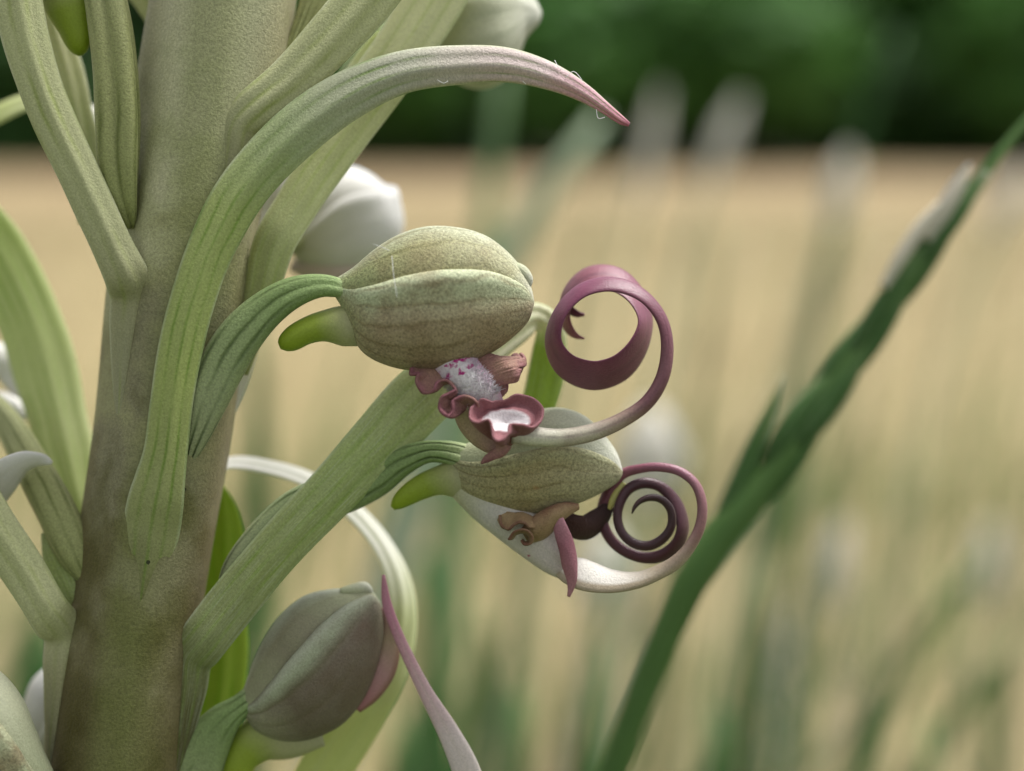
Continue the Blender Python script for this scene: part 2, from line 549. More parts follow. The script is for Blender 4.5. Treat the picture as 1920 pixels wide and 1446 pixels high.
M['ruffle_brown'] = tissue('brown_ruffle_tissue', [(0, (.34, .24, .12)), (1, (.26, .16, .085))],
                           across=((.20, .09, .06), [(0, 0), (.6, .2), (1, 1)]), blotch=(.40, .30, .16), blotch_scale=600, grain=.2, transl=.15, bump=.2)
M['cup'] = tissue('lip_cup_tissue', [(0, MAUVE), (1, MAUVE)],
                  across=((.80, .77, .79), [(0, 1), (.245, 1), (.30, 0), (1, 0)]), grain=.14, transl=.18, bump=.2, blotch=None)
M['funnel'] = tissue('lip_funnel_tissue', [(0, (.46, .42, .22)), (.6, (.42, .33, .20)), (1, (.33, .17, .17))], blotch=(.36, .22, .17), grain=.2, transl=.15, bump=.2)
M['tongue'] = tissue('lip_tongue_tissue', [(0, (.74, .72, .62)), (.07, (.66, .63, .50)), (.14, (.36, .26, .21)), (.2, (.20, .095, .10)), (.3, (.165, .055, .075)),
                                           (.5, (.20, .048, .105)), (.75, (.19, .048, .09)), (1, (.30, .12, .14))], veins=2, vein_col=(.10, .025, .05), vein_amt=.5, blotch=(.13, .035, .06), blotch_amt=.5, grain=.16, transl=.10, rough=.38, spec=.45, bump=.1)
M['tongue_dark'] = tissue('dark_tongue_tissue', [(0, (.74, .72, .68)), (.10, (.68, .64, .58)), (.17, (.40, .33, .24)), (.24, (.22, .11, .105)), (.31, (.22, .085, .12)), (.42, (.20, .06, .09)),
                                                 (.5, (.085, .022, .036)), (.7, (.055, .015, .024)), (1, (.03, .010, .011))], across=((.36, .29, .20), [(0, 1), (.2, .9), (.32, 0), (1, 0)]), across_y=(.15, .26), grain=.14, transl=.06, rough=.36, spec=.45, bump=.1)
M['pink_lobe'] = tissue('pink_lobe_tissue', [(0, (.44, .22, .26)), (.35, (.30, .12, .15)), (1, (.45, .22, .25))], grain=.15, transl=.2, bump=.15)
M['pink_ribbon'] = tissue('pink_ribbon_tissue', [(0, (.44, .20, .26)), (.12, (.48, .22, .29)), (.3, (.58, .36, .40)), (.55, (.66, .58, .58)), (1, (.66, .64, .56))], grain=.12, transl=.2, bump=.12, veins=2, vein_col=(.55, .5, .4), vein_amt=.25)
M['dark_lobe'] = tissue('dark_lobe_tissue', [(0, (.06, .025, .02)), (1, (.03, .012, .012))], grain=.2, transl=.02, bump=.2)
M['yellow'] = simple('yellow_pollen', (.6, .52, .16), (.5, .5, .2), 800, .5, .2)
M['web'] = simple('web_thread', (.85, .85, .85), rough=.4)

# ------------------------------------------------------------------ ground: verge, field
def tag(o, label=None, cat=None, group=None, kind=None):
    if label: o['label'] = label
    if cat: o['category'] = cat
    if group: o['group'] = group
    if kind: o['kind'] = kind
    return o


def empty(name, loc, parent=None):
    o = bpy.data.objects.new(name, None)
    COL.objects.link(o)
    o.empty_display_size = .01
    if parent is None:
        o.location = loc
        ROOT[o.name] = np.asarray(loc, float)
    else:
        o.parent = parent
        ROOT[o.name] = ROOT[parent.name]
    return o


def sheet(name, x0, x1, y0, y1, z, mat, nx=40, ny=40, amp=0.0):
    xs, ys = np.linspace(x0, x1, nx), np.linspace(y0, y1, ny)
    v = [(x, y, z + amp * (math.sin(x * 3.1 + y) + math.sin(y * 4.3 - x * 1.7))) for x in xs for y in ys]
    f, uv = grid_faces(nx, ny)
    o = make_mesh(name, v, f, uv, mat, None, np.zeros(3))
    tag(o, kind='structure')
    return o


M['soil'] = simple('verge_soil', (.07, .075, .03), (.045, .075, .022), 9, .9)
M['thatch'] = simple('verge_thatch', (.285, .222, .122), (.255, .205, .105), 5, .9, c3=(.33, .26, .155), scale3=2.5)
M['straw'] = simple('straw_field', (.252, .204, .102), (.282, .232, .12), .7, .9, c3=(.226, .192, .094), scale3=.16)
M['litter'] = simple('wood_floor', (.05, .04, .025), (.035, .03, .02), 2, .95)
sheet('ground', -60, 60, -60, 120, -0.02, M['soil'], 8, 8)
sheet('grass_verge', -12, 12, -6, 1.6, 0.0, M['thatch'], 60, 40, .002)
sheet('added_dark_turf', -12, 12, -6, .62, 0.010, M['soil'], 60, 40, .002)  # dark turf out of view, added to cut light bouncing up from below
sheet('field', -50, 50, 1.5, 27.5, 0.006, M['straw'], 60, 60, .003)
M['far_straw'] = simple('far_straw', (.235, .172, .092), (.265, .198, .108), .5, .9)
sheet('far_field_strip', -50, 50, 10.5, 27.45, 0.014, M['far_straw'], 40, 40, .003)  # browner sheet over the far part of the field
sheet('wood_floor', -50, 50, 27.4, 60, 0.0, M['litter'], 20, 20, .002)


def blades(name, mat, count, xr, yr, hr, wr, seed, bend=.35, keep=None):
    r = np.random.default_rng(seed)
    V, F = [], []
    k = 0
    while k < count:
        x, y = r.uniform(*xr), r.uniform(*yr)
        if keep is not None and not keep(x, y, r):
            continue
        h, w = r.uniform(*hr), r.uniform(*wr)
        a = r.uniform(0, 6.28)
        b = r.uniform(.05, bend) * h
        dx, dy = math.cos(a) * b, math.sin(a) * b
        dx += .12 * h
        fa = r.uniform(0, 3.14)
        wx, wy = math.cos(fa) * w / 2, math.sin(fa) * w / 2
        i0 = len(V)
        for s in (0, .35, .7, 1.0):
            cx, cy, cz = x + dx * s * s, y + dy * s * s, h * s * (1 - .1 * s)
            t = (1 - s) ** .5 if s < 1 else .04
            V += [(cx - wx * t, cy - wy * t, cz), (cx + wx * t, cy + wy * t, cz + .0005)]
        for q in range(3):
            F.append((i0 + 2 * q, i0 + 2 * q + 1, i0 + 2 * q + 3, i0 + 2 * q + 2))
        k += 1
    return make_mesh(name, V, F, None, mat, None, np.zeros(3), recalc=False)


M['grass'] = simple('grass_blade', (.08, .19, .045), (.12, .23, .06), 30, .5, .3, c3=(.34, .32, .15), scale3=9)
M['drystalk'] = simple('dry_stalk', (.30, .235, .14), (.35, .28, .175), 8, .8, .2)
M['pale_grass'] = simple('pale_grass', (.38, .48, .32), (.46, .52, .38), 40, .6, .3)
M['green_grass'] = simple('green_grass', (.05, .15, .035), (.075, .18, .05), 30, .5, .3)
M['mid_grass'] = simple('mid_grass', (.20, .34, .15), (.26, .40, .20), 30, .5, .35)
M['white_ear'] = simple('pale_ear', (.86, .84, .80), (.80, .78, .70), 200, .7, .55)
g = blades('verge_grass', M['grass'], 750, (-1.1, 1.1), (.45, 1.6), (.12, .24), (.003, .007), 3,
           keep=lambda x, y, r: abs(x) < .5 * y + .15)
tag(g, 'short green grass growing on the verge in front of the straw field', 'grass', kind='stuff')
g = blades('dry_grass', M['drystalk'], 9000, (-5, 5), (1.3, 8), (.05, .16), (.002, .005), 4, bend=.8,
           keep=lambda x, y, r: abs(x) < .45 * y + .4)
tag(g, 'dry golden stalks standing in the mown field', 'straw', kind='stuff')

# ------------------------------------------------------------------ trees along the far edge of the field
M['bark'] = simple('bark', (.07, .055, .04), (.045, .035, .025), 6, .9)
M['leaf_a'] = simple('leaf_dark', (.035, .10, .022), (.055, .14, .03), .5, .6, .35)
M['leaf_b'] = simple('leaf_mid', (.07, .19, .038), (.11, .26, .055), .45, .6, .45)


def tree(x, y, h, rad, zlow, mat, seed, nleaf=2600, full=False, name='broadleaf_tree', label='dense dark green tree standing along the far edge of the field', cat='tree', group='trees along the far edge of the field'):
    r = np.random.default_rng(seed)
    base = np.array([x, y, 0.0])
    t = empty(name, base)
    tag(t, label, cat, group)
    q_ = min(1, h / 6)
    rows = [(x, y, -.05, .22 * q_, .22 * q_), (x + r.uniform(-.1, .1), y, h * .3, .17 * q_, .17 * q_), (x + r.uniform(-.3, .3), y + r.uniform(-.2, .2), h * .62, .09, .09), (x + r.uniform(-.3, .3), y, h * .9, .02, .02)]
    sweep('trunk', rows, M['bark'], t, n=14, prof=8, world=True)
    # limbs inside the crown
    for k in range(4):
        a = r.uniform(0, 6.28)
        z0 = h * r.uniform(.22, .5)
        L = rad * r.uniform(.5, .8)
        sweep('limb', [(x, y, z0, .07 * q_, .07 * q_), (x + math.cos(a) * L * .5, y + math.sin(a) * L * .5, z0 + L * .35, .05, .05), (x + math.cos(a) * L, y + math.sin(a) * L, z0 + L * .6, .015, .015)],
              M['bark'], t, n=8, prof=6, world=True)
    cl = []
    for k in range(46):
        a, e = r.uniform(0, 6.28), r.uniform(-1, 1)
        q = (1 - e * e) ** .5 * rad * r.uniform(.55, 1)
        if full and e < 0: q = rad * r.uniform(.3, 1.05)
        cl.append((x + math.cos(a) * q, y + math.sin(a) * q, zlow + .35 + (h - zlow - .35) * (.5 + .5 * e) , r.uniform(.45, .95)))
    V, F = [], []
    for k in range(nleaf):
        c = cl[k % len(cl)]
        d = r.normal(size=3); d /= np.linalg.norm(d)
        p = np.array(c[:3]) + d * c[3] * r.uniform(.55, 1.05) * np.array([1, 1, .75])
        if p[2] < zlow * .7: continue
        nrm = d + r.normal(size=3) * .5; nrm[2] += .5; nrm /= np.linalg.norm(nrm)
        s = np.cross(nrm, r.normal(size=3)); s /= np.linalg.norm(s)
        q = np.cross(nrm, s)
        L, W = r.uniform(.22, .40), r.uniform(.16, .27)
        i0 = len(V)
        V += [p - s * L, p + q * W, p + s * L, p - q * W]
        F.append((i0, i0 + 1, i0 + 2, i0 + 3))
    make_mesh('crown', V, F, None, mat, t, recalc=False, smooth=False)


k = 0
for i in range(9):       # front row, crowns overhanging the field edge
    tree(-15 + i * 3.9 + rng.uniform(-.6, .6), 31.0 + rng.uniform(-.6, .8), rng.uniform(6.5, 8.5), 2.6, 1.25 + rng.uniform(-.2, .35), M['leaf_b' if i % 3 != 2 else 'leaf_a'], 100 + i, 4600)
for i in range(9):       # second row, dense to the ground
    tree(-17 + i * 4.3 + rng.uniform(-.6, .6), 35.5 + rng.uniform(-.6, .8), rng.uniform(9, 11), 3.0, .2, M['leaf_a'], 200 + i, 5600, True)
for i in range(8):       # third row
    tree(-19 + i * 5.2 + rng.uniform(-.6, .6), 41 + rng.uniform(-.6, .8), rng.uniform(11, 13), 3.6, .2, M['leaf_a'], 300 + i, 6400, True)

for i, (x_, h_) in enumerate([(-2.2, 2.6), (.9, 3.0), (2.7, 3.4), (4.4, 3.1), (9.6, 3.6), (11.2, 3.2)]):   # lighter shrubs leaning out over the field edge
    tree(x_, 26.2 + .3 * (i % 3), h_, 1.3, .9, M['leaf_b'], 500 + i, 1700,
         name='hedge_shrub', label='lighter green shrub leaning out over the edge of the field', cat='shrub', group='light shrubs at the field edge')
for i in range(15):      # shrubs under the trees
    tree(-14 + i * 2.0 + rng.uniform(-.4, .4), 30.0 + rng.uniform(-.4, .4), rng.uniform(2.4, 3.2), 1.5, .0, M['leaf_a'], 400 + i, 1800, True,
         name='hedge_shrub', label='low dark shrub growing under the trees at the edge of the field', cat='shrub', group='shrubs under the trees at the field edge')

# ------------------------------------------------------------------ the orchid
stem_rows = [(-330, 9800, -350, 150, 150), (40, 3600, -60, 140, 138), (150, 2200, 0, 132, 130), (218, 1446, 0, 127, 126), (246, 1200, 0, 126, 126),
             (276, 1000, 0, 127, 127), (308, 800, 0, 130, 128), (338, 520, 0, 133, 130), (378, 260, 0, 135, 130), (420, 0, 0, 135, 130),
             (470, -330, 0, 120, 116), (510, -700, -10, 96, 92), (540, -1050, -20, 62, 60), (556, -1280, -25, 26, 26), (560, -1350, -25, 4, 4)]
# put the stem's foot on the ground
foot = px(np.array([[-330, 9800, -350]], float))[0]
lo, hi = 3600.0, 20000.0
for _ in range(50):
    mid = (lo + hi) / 2
    if px(np.array([[-330, mid, -350]], float))[0][2] > -.004: lo = mid
    else: hi = mid
stem_rows[0] = (-330, lo, -350, 150, 150)
foot = px(np.array([[-330, lo, -350]], float))[0]
foot[2] = 0
orchid = empty('orchid_plant', foot)
tag(orchid, 'tall pale green orchid with thick stem, leafy bracts and flowers with coiled purple lips', 'orchid')


def stem_rib(f, u):
    return 1 + .05 * (abs(math.cos(2.5 * f + 7 * u)) - .6) + .02 * math.cos(3 * f + 9 * u) + .014 * math.cos(5 * f - 14 * u + 1) + .01 * math.cos(8 * f + 20 * u)


_P = cr([list(r_) for r_ in stem_rows], 2000)
_L = np.concatenate([[0], np.cumsum(np.linalg.norm(np.diff(_P[:, :3], axis=0), axis=1))])


def stem_u(y):
    return float(np.interp(-y, -_P[:, 1], _L / _L[-1]))


M['stem'] = tissue('stem_tissue', [(0, (.15, .13, .05)), (stem_u(1600), (.075, .066, .018)), (stem_u(1250), (.095, .086, .026)), (stem_u(1050), (.13, .12, .048)), (stem_u(850), (.21, .20, .115)), (stem_u(600), (.28, .29, .16)), (stem_u(350), (.40, .42, .27)), (stem_u(150), (.49, .50, .36)), (1, (.52, .53, .39))],  # lower stem coloured darker to stand for the weaker light down there
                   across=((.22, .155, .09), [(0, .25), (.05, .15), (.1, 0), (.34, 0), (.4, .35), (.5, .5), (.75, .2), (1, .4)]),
                   blotch=(.30, .26, .16), blotch_scale=260, blotch_amt=.15, grain=.26, grain_scale=7000, transl=0, rough=.5, sheen=.03, spec=.2, bump=.16, bands=((.19, .215, .07), [(0, 0), (.17, 0), (.22, .5), (.28, .55), (.34, .2), (.5, 0), (1, 0)]), specks=.06)  # olive band paints in the light falling off across the stem
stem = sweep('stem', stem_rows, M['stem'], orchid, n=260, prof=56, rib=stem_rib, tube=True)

LEAF_T = 9


def stem_at(y):
    a = np.array([r_[1] for r_ in stem_rows][::-1], float)
    return (np.interp(y, a, [r_[0] for r_ in stem_rows][::-1]), np.interp(y, a, [r_[3] for r_ in stem_rows][::-1]))


def seat(x, y, w, flare=1.0):
    """rows that let a bract's base run down the stem and merge with its surface"""
    out = []
    for dy, kw, dz in ((250, .25, -20), (175, .5, -11), (105, .78, -5), (48, 1.0, 0), (0, 1.08, 5)):
        xc, rad = stem_at(y + dy)
        xx = x + (xc - stem_at(y)[0])
        o_ = min(abs(xx - xc), rad * .93)
        out.append((xx, y + dy, math.sqrt(rad ** 2 - o_ ** 2) + dz - 7, w * kw * flare, 13, 0, 20))
    return out


def bract(rows, mat, prof=24, n=None, wob=.03, seed=0, name='bract'):
    rows = [(*r_[:4], r_[4] * .62, *r_[5:]) for r_ in rows]
    return sweep(name, rows, M[mat], orchid, n=n or 90, prof=40, wobble=wob, seed=seed, corr=2.6)


# main bract, arching out over the upper open flower
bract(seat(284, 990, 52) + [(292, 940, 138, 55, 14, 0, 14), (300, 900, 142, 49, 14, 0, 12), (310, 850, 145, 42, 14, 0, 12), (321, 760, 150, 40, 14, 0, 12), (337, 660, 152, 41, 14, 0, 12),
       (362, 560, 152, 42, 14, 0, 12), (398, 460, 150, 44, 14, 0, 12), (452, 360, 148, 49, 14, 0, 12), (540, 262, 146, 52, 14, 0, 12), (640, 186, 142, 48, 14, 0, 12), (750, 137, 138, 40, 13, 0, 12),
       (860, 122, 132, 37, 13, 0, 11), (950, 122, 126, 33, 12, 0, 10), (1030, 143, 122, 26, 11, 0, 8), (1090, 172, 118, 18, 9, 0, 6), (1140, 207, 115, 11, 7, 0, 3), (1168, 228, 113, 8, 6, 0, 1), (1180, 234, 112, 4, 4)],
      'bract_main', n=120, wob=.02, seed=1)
# bract behind it, with the shaded ovary in its axil
bract([(452, 700, 0, 14, 10), (472, 620, 24, 26, 12, 0, 4), (490, 545, 40, 34, 14, 0, 6), (515, 455, 60, 40, 14, 0, 8), (556, 385, 50, 43, 12, 0, 8), (610, 300, 30, 46, 12, 0, 8), (682, 195, 10, 50, 12, 0, 8), (752, 95, 0, 54, 12, 0, 8), (812, 0, -10, 58, 11, 0, 8),
       (880, -130, -20, 52, 10, 0, 6), (960, -280, -30, 34, 8, 0, 4), (1020, -400, -40, 5, 4)], 'bract_pale', seed=2)
# bract rising to the upper right from the stem
bract(seat(448, 236, 38) + [(482, 200, 124, 42, 16, 0, 9), (545, 150, 124, 46, 15, 0, 8), (630, 62, 122, 50, 14, 0, 8), (720, -40, 118, 52, 13, 0, 8), (830, -180, 110, 44, 11, 0, 6), (930, -320, 100, 8, 5)], 'bract_olive', seed=3)
# left bract rising to the upper left
bract(seat(250, 556, 40) + [(238, 520, 124, 42, 18, 0, 12), (212, 465, 126, 40, 18, 0, 12), (150, 330, 128, 40, 17, 0, 12), (88, 195, 126, 42, 16, 0, 12), (50, 80, 122, 44, 15, 0, 12), (28, -20, 118, 46, 14, 0, 12),
       (-10, -160, 110, 44, 12, 0, 10), (-60, -320, 100, 24, 9, 0, 5), (-90, -400, 96, 5, 4)], 'bract_olive', seed=4)
# small mint bract behind the left bract
bract([(160, 420, -60, 14, 10), (150, 270, -80, 34, 10), (125, 150, -90, 36, 10, 0, 8), (95, 40, -95, 32, 9, 0, 8), (70, -60, -100, 22, 8)], 'bract_pale', seed=5)
# white-edged bract arching left behind
bract([(230, 330, -40, 16, 10, 30), (190, 235, -120, 26, 9, 60, 4), (130, 185, -180, 30, 8, 66, 4), (60, 188, -220, 32, 8, 62, 4), (-20, 222, -250, 30, 8, 55, 4), (-110, 290, -270, 14, 6, 50), (-150, 330, -280, 4, 4)], 'bract_white', seed=6)
bract([(215, 420, -60, 16, 10), (175, 300, -110, 34, 10, 0, 6), (140, 215, -130, 24, 9, 10, 6), (120, 160, -140, 6, 5)], 'bract_green', seed=21)
# broad bright bract on the left
bract([(185, 1030, -70, 26, 12, 0, 6), (152, 960, -110, 38, 11, 0, 8), (126, 860, -150, 50, 10, 0, 8), (98, 745, -180, 58, 10, 0, 8), (62, 620, -200, 62, 10, 0, 8), (8, 500, -215, 60, 10, 0, 8), (-70, 390, -225, 46, 9, 0, 8), (-170, 310, -235, 6, 5)],
      'bract_bright', seed=7)
# lower left bract
bract(seat(122, 1195, 38) + [(92, 1150, 88, 41, 16, 0, 10), (50, 1080, 88, 42, 16, 0, 10), (-8, 990, 86, 43, 15, 0, 10), (-70, 880, 80, 40, 13, 0, 10), (-140, 760, 70, 8, 5)], 'bract_olive', seed=8)
# big diagonal bract under the upper flower, tip folding over behind it
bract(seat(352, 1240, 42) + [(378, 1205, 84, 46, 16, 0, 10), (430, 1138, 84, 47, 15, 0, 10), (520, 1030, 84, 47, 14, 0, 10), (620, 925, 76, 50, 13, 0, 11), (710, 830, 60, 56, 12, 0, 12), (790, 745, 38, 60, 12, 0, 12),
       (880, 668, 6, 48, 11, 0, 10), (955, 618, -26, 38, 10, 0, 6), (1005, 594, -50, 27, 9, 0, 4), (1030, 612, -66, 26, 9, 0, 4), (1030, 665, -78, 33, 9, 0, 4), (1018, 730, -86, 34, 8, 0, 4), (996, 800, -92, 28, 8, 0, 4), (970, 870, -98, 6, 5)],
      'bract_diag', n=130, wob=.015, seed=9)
# thin white bract arching right out of the back of the stem, then hanging down
bract([(380, 905, -60, 12, 8, -65), (430, 869, -110, 22, 8, -60, 2), (510, 877, -130, 24, 8, -58, 2), (590, 905, -140, 25, 8, -52, 2), (665, 960, -142, 26, 8, -48, 3), (716, 1020, -140, 27, 8, -42, 4), (748, 1090, -134, 28, 8, -30, 5),
       (754, 1170, -128, 30, 8, -15, 6), (728, 1255, -122, 38, 9, 10, 7), (680, 1335, -116, 45, 9, 0, 8), (620, 1425, -110, 50, 9, 0, 8), (560, 1530, -104, 40, 9, 0, 6), (510, 1640, -100, 6, 5)], 'bract_white', n=120, wob=.02, seed=10)
# lime bract behind the stem on the right
bract([(300, 1560, -60, 30, 10), (380, 1440, -100, 52, 10, 0, 8), (410, 1300, -116, 50, 10, 0, 8), (420, 1150, -126, 44, 10, 0, 8), (420, 1040, -130, 42, 9, 0, 8), (418, 960, -132, 30, 8, 0, 6), (410, 905, -134, 5, 5)], 'bract_lime', seed=11)
# white margin showing between stem and upper flower
bract([(420, 800, -40, 8, 8), (448, 720, -50, 16, 8), (474, 620, -56, 20, 8), (500, 520, -60, 22, 8), (532, 440, -66, 22, 8), (560, 370, -72, 10, 6), (570, 340, -74, 3, 3)], 'bract_white', seed=12)
bract([(470, 520, 20, 12, 8), (500, 430, -10, 24, 9), (530, 350, -20, 26, 9), (552, 310, -30, 8, 6)], 'bud_white', seed=13, name='bract')

# --- flowers
def flower():
    return empty('flower', None, orchid)


def twist_rib(amp=.12, k=3, tw=2.0):
    return lambda f, u: 1 + 1.5 * amp * (abs(math.cos((k * f - 1.9 + tw * 2.2 * (u - .35)) / 2)) - .6)


def hood(fl, top, bot, zc, seam, mats, k=.8, n=56, m=30, zslope=0.0, roll=.05, far=True, open_=1.0):
    T, B = cr([(a, b, 0) for a, b in top], n)[:, :2], cr([(a, b, 0) for a, b in bot], n)[:, :2]
    Mx, H = (T + B) / 2, (T - B) / 2
    hl = np.linalg.norm(H, axis=1)
    s = np.linspace(0, 1, n)
    fs = np.interp(s, [a for a, b in seam], [b for a, b in seam])
    th_s = np.arccos(np.clip(fs, -.95, .95))
    D = k * hl
    env = np.sin(np.pi * np.clip(s, 0.02, .98)) ** .5

    def pos(i, th, r):
        p2 = Mx[i] + H[i] * math.cos(th) * r
        return (p2[0], p2[1], zc + zslope * s[i] + D[i] * math.sin(th) * r)

    def shell(name, rows, mat):
        mm = len(rows[0])
        W = px(np.array([p for row in rows for p in row]))
        f, uv = grid_faces(n, mm)
        uv = [[(b, a) for a, b in q] for q in uv]       # uv.x across the sepal, uv.y along it
        o = make_mesh(name, W, f, uv, mat, fl, solid=3.5 * U)
        return o
    # dorsal sepal: saddle over the top, its margins tucked under the side sepals
    rows = []
    for i in range(n):
        a = th_s[i] + .22
        row = []
        for j in range(m):
            t = -1 + 2 * j / (m - 1)
            e = abs(t)
            r = 1 - (.04 + roll) * env[i] * (e ** 5) + .012 * env[i] * math.exp(-(t / .12) ** 2) - .012 * env[i] * (math.exp(-((t - .42) / .08) ** 2) + math.exp(-((t + .42) / .08) ** 2))
            row.append(pos(i, a * t, r))
        rows.append(row)
    shell('dorsal_sepal', rows, mats[0])
    for sgn in ((1, -1) if far else (1,)):
        rows = []
        for i in range(n):
            row = []
            for j in range(m):
                t = j / (m - 1)
                th = th_s[i] + t * (math.pi * open_ - th_s[i])
                r = 1 + roll * env[i] * math.exp(-((t - .09) / .07) ** 2) - max(.028, .45 * roll) * env[i] * math.exp(-((t - .27) / .08) ** 2) - .012 * env[i] * math.exp(-((t - .62 - .1 * s[i]) / .05) ** 2)
                if j == 0: r -= .07 * env[i]
                if j == 1: r -= .015 * env[i]
                row.append(pos(i, sgn * th, r))
            rows.append(row)
        shell('lateral_sepal', rows, mats[1])


# ---------- upper open flower
f1 = flower()
sweep('ovary', [(350, 870, 96, 10, 12), (364, 822, 104, 24, 24), (385, 757, 108, 36, 34), (414, 690, 108, 41, 38), (450, 632, 108, 40, 38), (500, 581, 108, 34, 34), (552, 549, 110, 28, 28), (602, 537, 112, 21, 22), (636, 541, 112, 17, 18), (668, 548, 112, 6, 8)],
      M['ovary'], f1, n=70, prof=36, rib=twist_rib(.2, 3, 1.0), tube=True)
hood(f1, [(628, 525), (662, 504), (700, 472), (745, 444), (800, 428), (860, 430), (910, 445), (950, 474), (982, 512), (996, 545), (1000, 566)],
     [(628, 553), (643, 578), (656, 618), (684, 662), (740, 688), (800, 694), (860, 688), (915, 664), (960, 632), (990, 600), (1000, 570)],
     108, [(0, 0), (.2, .22), (.35, .34), (.5, .42), (.65, .48), (.8, .55), (.92, .6), (1, .5)], (M['dorsal'], M['lateral']), k=.6, n=70, m=48, roll=.085)
sweep('dorsal_tip', [(958, 498, 112, 10, 14), (978, 510, 112, 13, 14), (990, 525, 112, 10, 10), (992, 538, 112, 4, 4)], M['dorsal_pale'], f1, n=14, prof=12)
sweep('spur', [(700, 628, 92, 24, 26), (650, 612, 102, 38, 32), (605, 612, 106, 29, 28), (572, 622, 108, 25, 25), (548, 636, 108, 23, 22), (534, 646, 108, 17, 17), (528, 652, 108, 9, 10), (526, 654, 108, 2, 2)],
      M['spur'], f1, n=40, prof=24, tube=True)
# lip: furry throat, ruffled margins, cup and coiled tongue
lipb = sweep('lip', [(820, 672, 108, 26, 20, 0, 0), (850, 686, 122, 40, 24, 0, 6), (872, 708, 132, 40, 24, 0, 6), (896, 734, 134, 37, 20, 0, 6), (914, 756, 120, 32, 16, 0, 4), (926, 772, 104, 24, 12)],
             M['lip_white'], f1, n=40, prof=28)


def papillae(parent, path, count, spread, mat, seed, lmin=4, lmax=9, side=None):
    r = np.random.default_rng(seed)
    P = cr(path, 60)
    V, F = [], []
    for k in range(count):
        i = r.integers(0, 60)
        c = P[i]
        ph = r.uniform(-1, 1) if side is None else r.choice(side) + r.normal() * .12
        T = P[min(i + 1, 59)] - P[max(i - 1, 0)]; T /= np.linalg.norm(T)
        S = np.cross(T, [0, 0, 1.0]); S /= np.linalg.norm(S)
        a = ph * 1.35
        nrm = S * math.sin(a) + np.array([0, 0, 1.0]) * math.cos(a)
        p = c + S * math.sin(a) * spread[0] + np.array([0, 0, 1.0]) * math.cos(a) * spread[1]
        d = nrm + r.normal(size=3) * .35; d /= np.linalg.norm(d)
        L = r.uniform(lmin, lmax)
        e1 = np.cross(d, [.3, .5, .8]); e1 /= np.linalg.norm(e1); e2 = np.cross(d, e1)
        i0 = len(V)
        w = 1.0
        for q in range(3):
            V.append(p - d * 2 + (e1 * math.cos(q * 2.09) + e2 * math.sin(q * 2.09)) * w)
        V.append(p + d * L)
        F += [(i0, i0 + 1, i0 + 3), (i0 + 1, i0 + 2, i0 + 3), (i0 + 2, i0, i0 + 3)]
    o = make_mesh('lip_hairs', px(np.array(V)), F, None, mat, parent)
    o['kind'] = 'stuff'
    return o


papillae(f1, [(845, 686, 122), (872, 708, 132), (896, 734, 134), (914, 754, 122)], 1500, (37, 22), M['hairs'], 5, 5, 12)
def crinkle(amp, seed):
    def f(g):
        r = np.random.default_rng(seed)
        m_, n_, _ = g.shape
        a, b = np.meshgrid(np.linspace(0, 1, m_), np.linspace(0, 1, n_), indexing='ij')
        d = np.zeros((m_, n_, 3))
        for k_ in range(10):
            ka, kb = r.uniform(2, 9), r.integers(3, 15)
            ph = r.uniform(0, 6.28)
            d += (np.sin(a * ka + b * kb * 6.283 + ph) / 3)[..., None] * r.normal(size=3)
        return g + d * amp * np.minimum(1, a * 1.6)[..., None]
    return f


# ruffled left margin
outer = [(768, 690, 140), (772, 702, 150), (783, 700, 158), (779, 718, 166), (792, 734, 172), (808, 735, 176), (818, 722, 174), (832, 713, 168), (848, 718, 166), (852, 730, 170), (840, 740, 176), (825, 750, 178),
         (824, 764, 180), (836, 780, 182), (846, 776, 180), (846, 758, 174), (856, 745, 170), (872, 741, 168), (886, 748, 168), (894, 757, 168)]
inner = [(800, 676, 112), (806, 682, 116), (812, 688, 120), (818, 694, 124), (824, 700, 127), (832, 706, 130), (838, 712, 132), (846, 718, 134), (852, 724, 135), (858, 730, 136), (864, 738, 136), (868, 744, 136),
         (873, 752, 136), (877, 760, 135), (881, 766, 134), (885, 770, 132), (890, 775, 130), (895, 780, 128), (900, 786, 126), (905, 790, 124)]
midc = [tuple(np.array(a) * .72 + np.array(b) * .28 + np.array([2, 4, -6])) for a, b in zip(outer, inner)]
loft('ruffled_margin', [inner, midc, outer], M['ruffle'], f1, n=130, m=14, solid=5 * U, ruffle=crinkle(1.6, 3))
# right wing of the lip, curled outwards
loft('side_lobe', [[(884, 680, 118), (898, 690, 128), (908, 708, 134), (918, 722, 136), (926, 732, 134)],
                   [(902, 668, 122), (924, 684, 138), (934, 702, 144), (938, 714, 142), (940, 722, 138)],
                   [(916, 664, 118), (944, 676, 138), (958, 694, 146), (960, 708, 144), (956, 718, 138)],
                   [(930, 670, 112), (964, 674, 126), (972, 692, 136), (972, 706, 138), (966, 716, 132)],
                   [(944, 674, 100), (980, 671, 108), (985, 682, 116), (974, 694, 126), (971, 712, 126)],
                   [(950, 672, 92), (970, 664, 92), (983, 670, 98), (984, 680, 104), (978, 690, 112)]],
     M['ruffle'], f1, n=60, m=40, solid=4 * U, ruffle=crinkle(1.0, 8))
loft('side_lobe', [[(918, 712, 112), (924, 722, 116), (930, 734, 118), (934, 746, 116)],
                   [(936, 716, 104), (940, 724, 108), (944, 734, 110), (942, 742, 108)],
                   [(950, 712, 98), (952, 720, 100), (950, 732, 102), (940, 742, 102)]], M['ruffle'], f1, n=30, m=14, solid=6 * U)
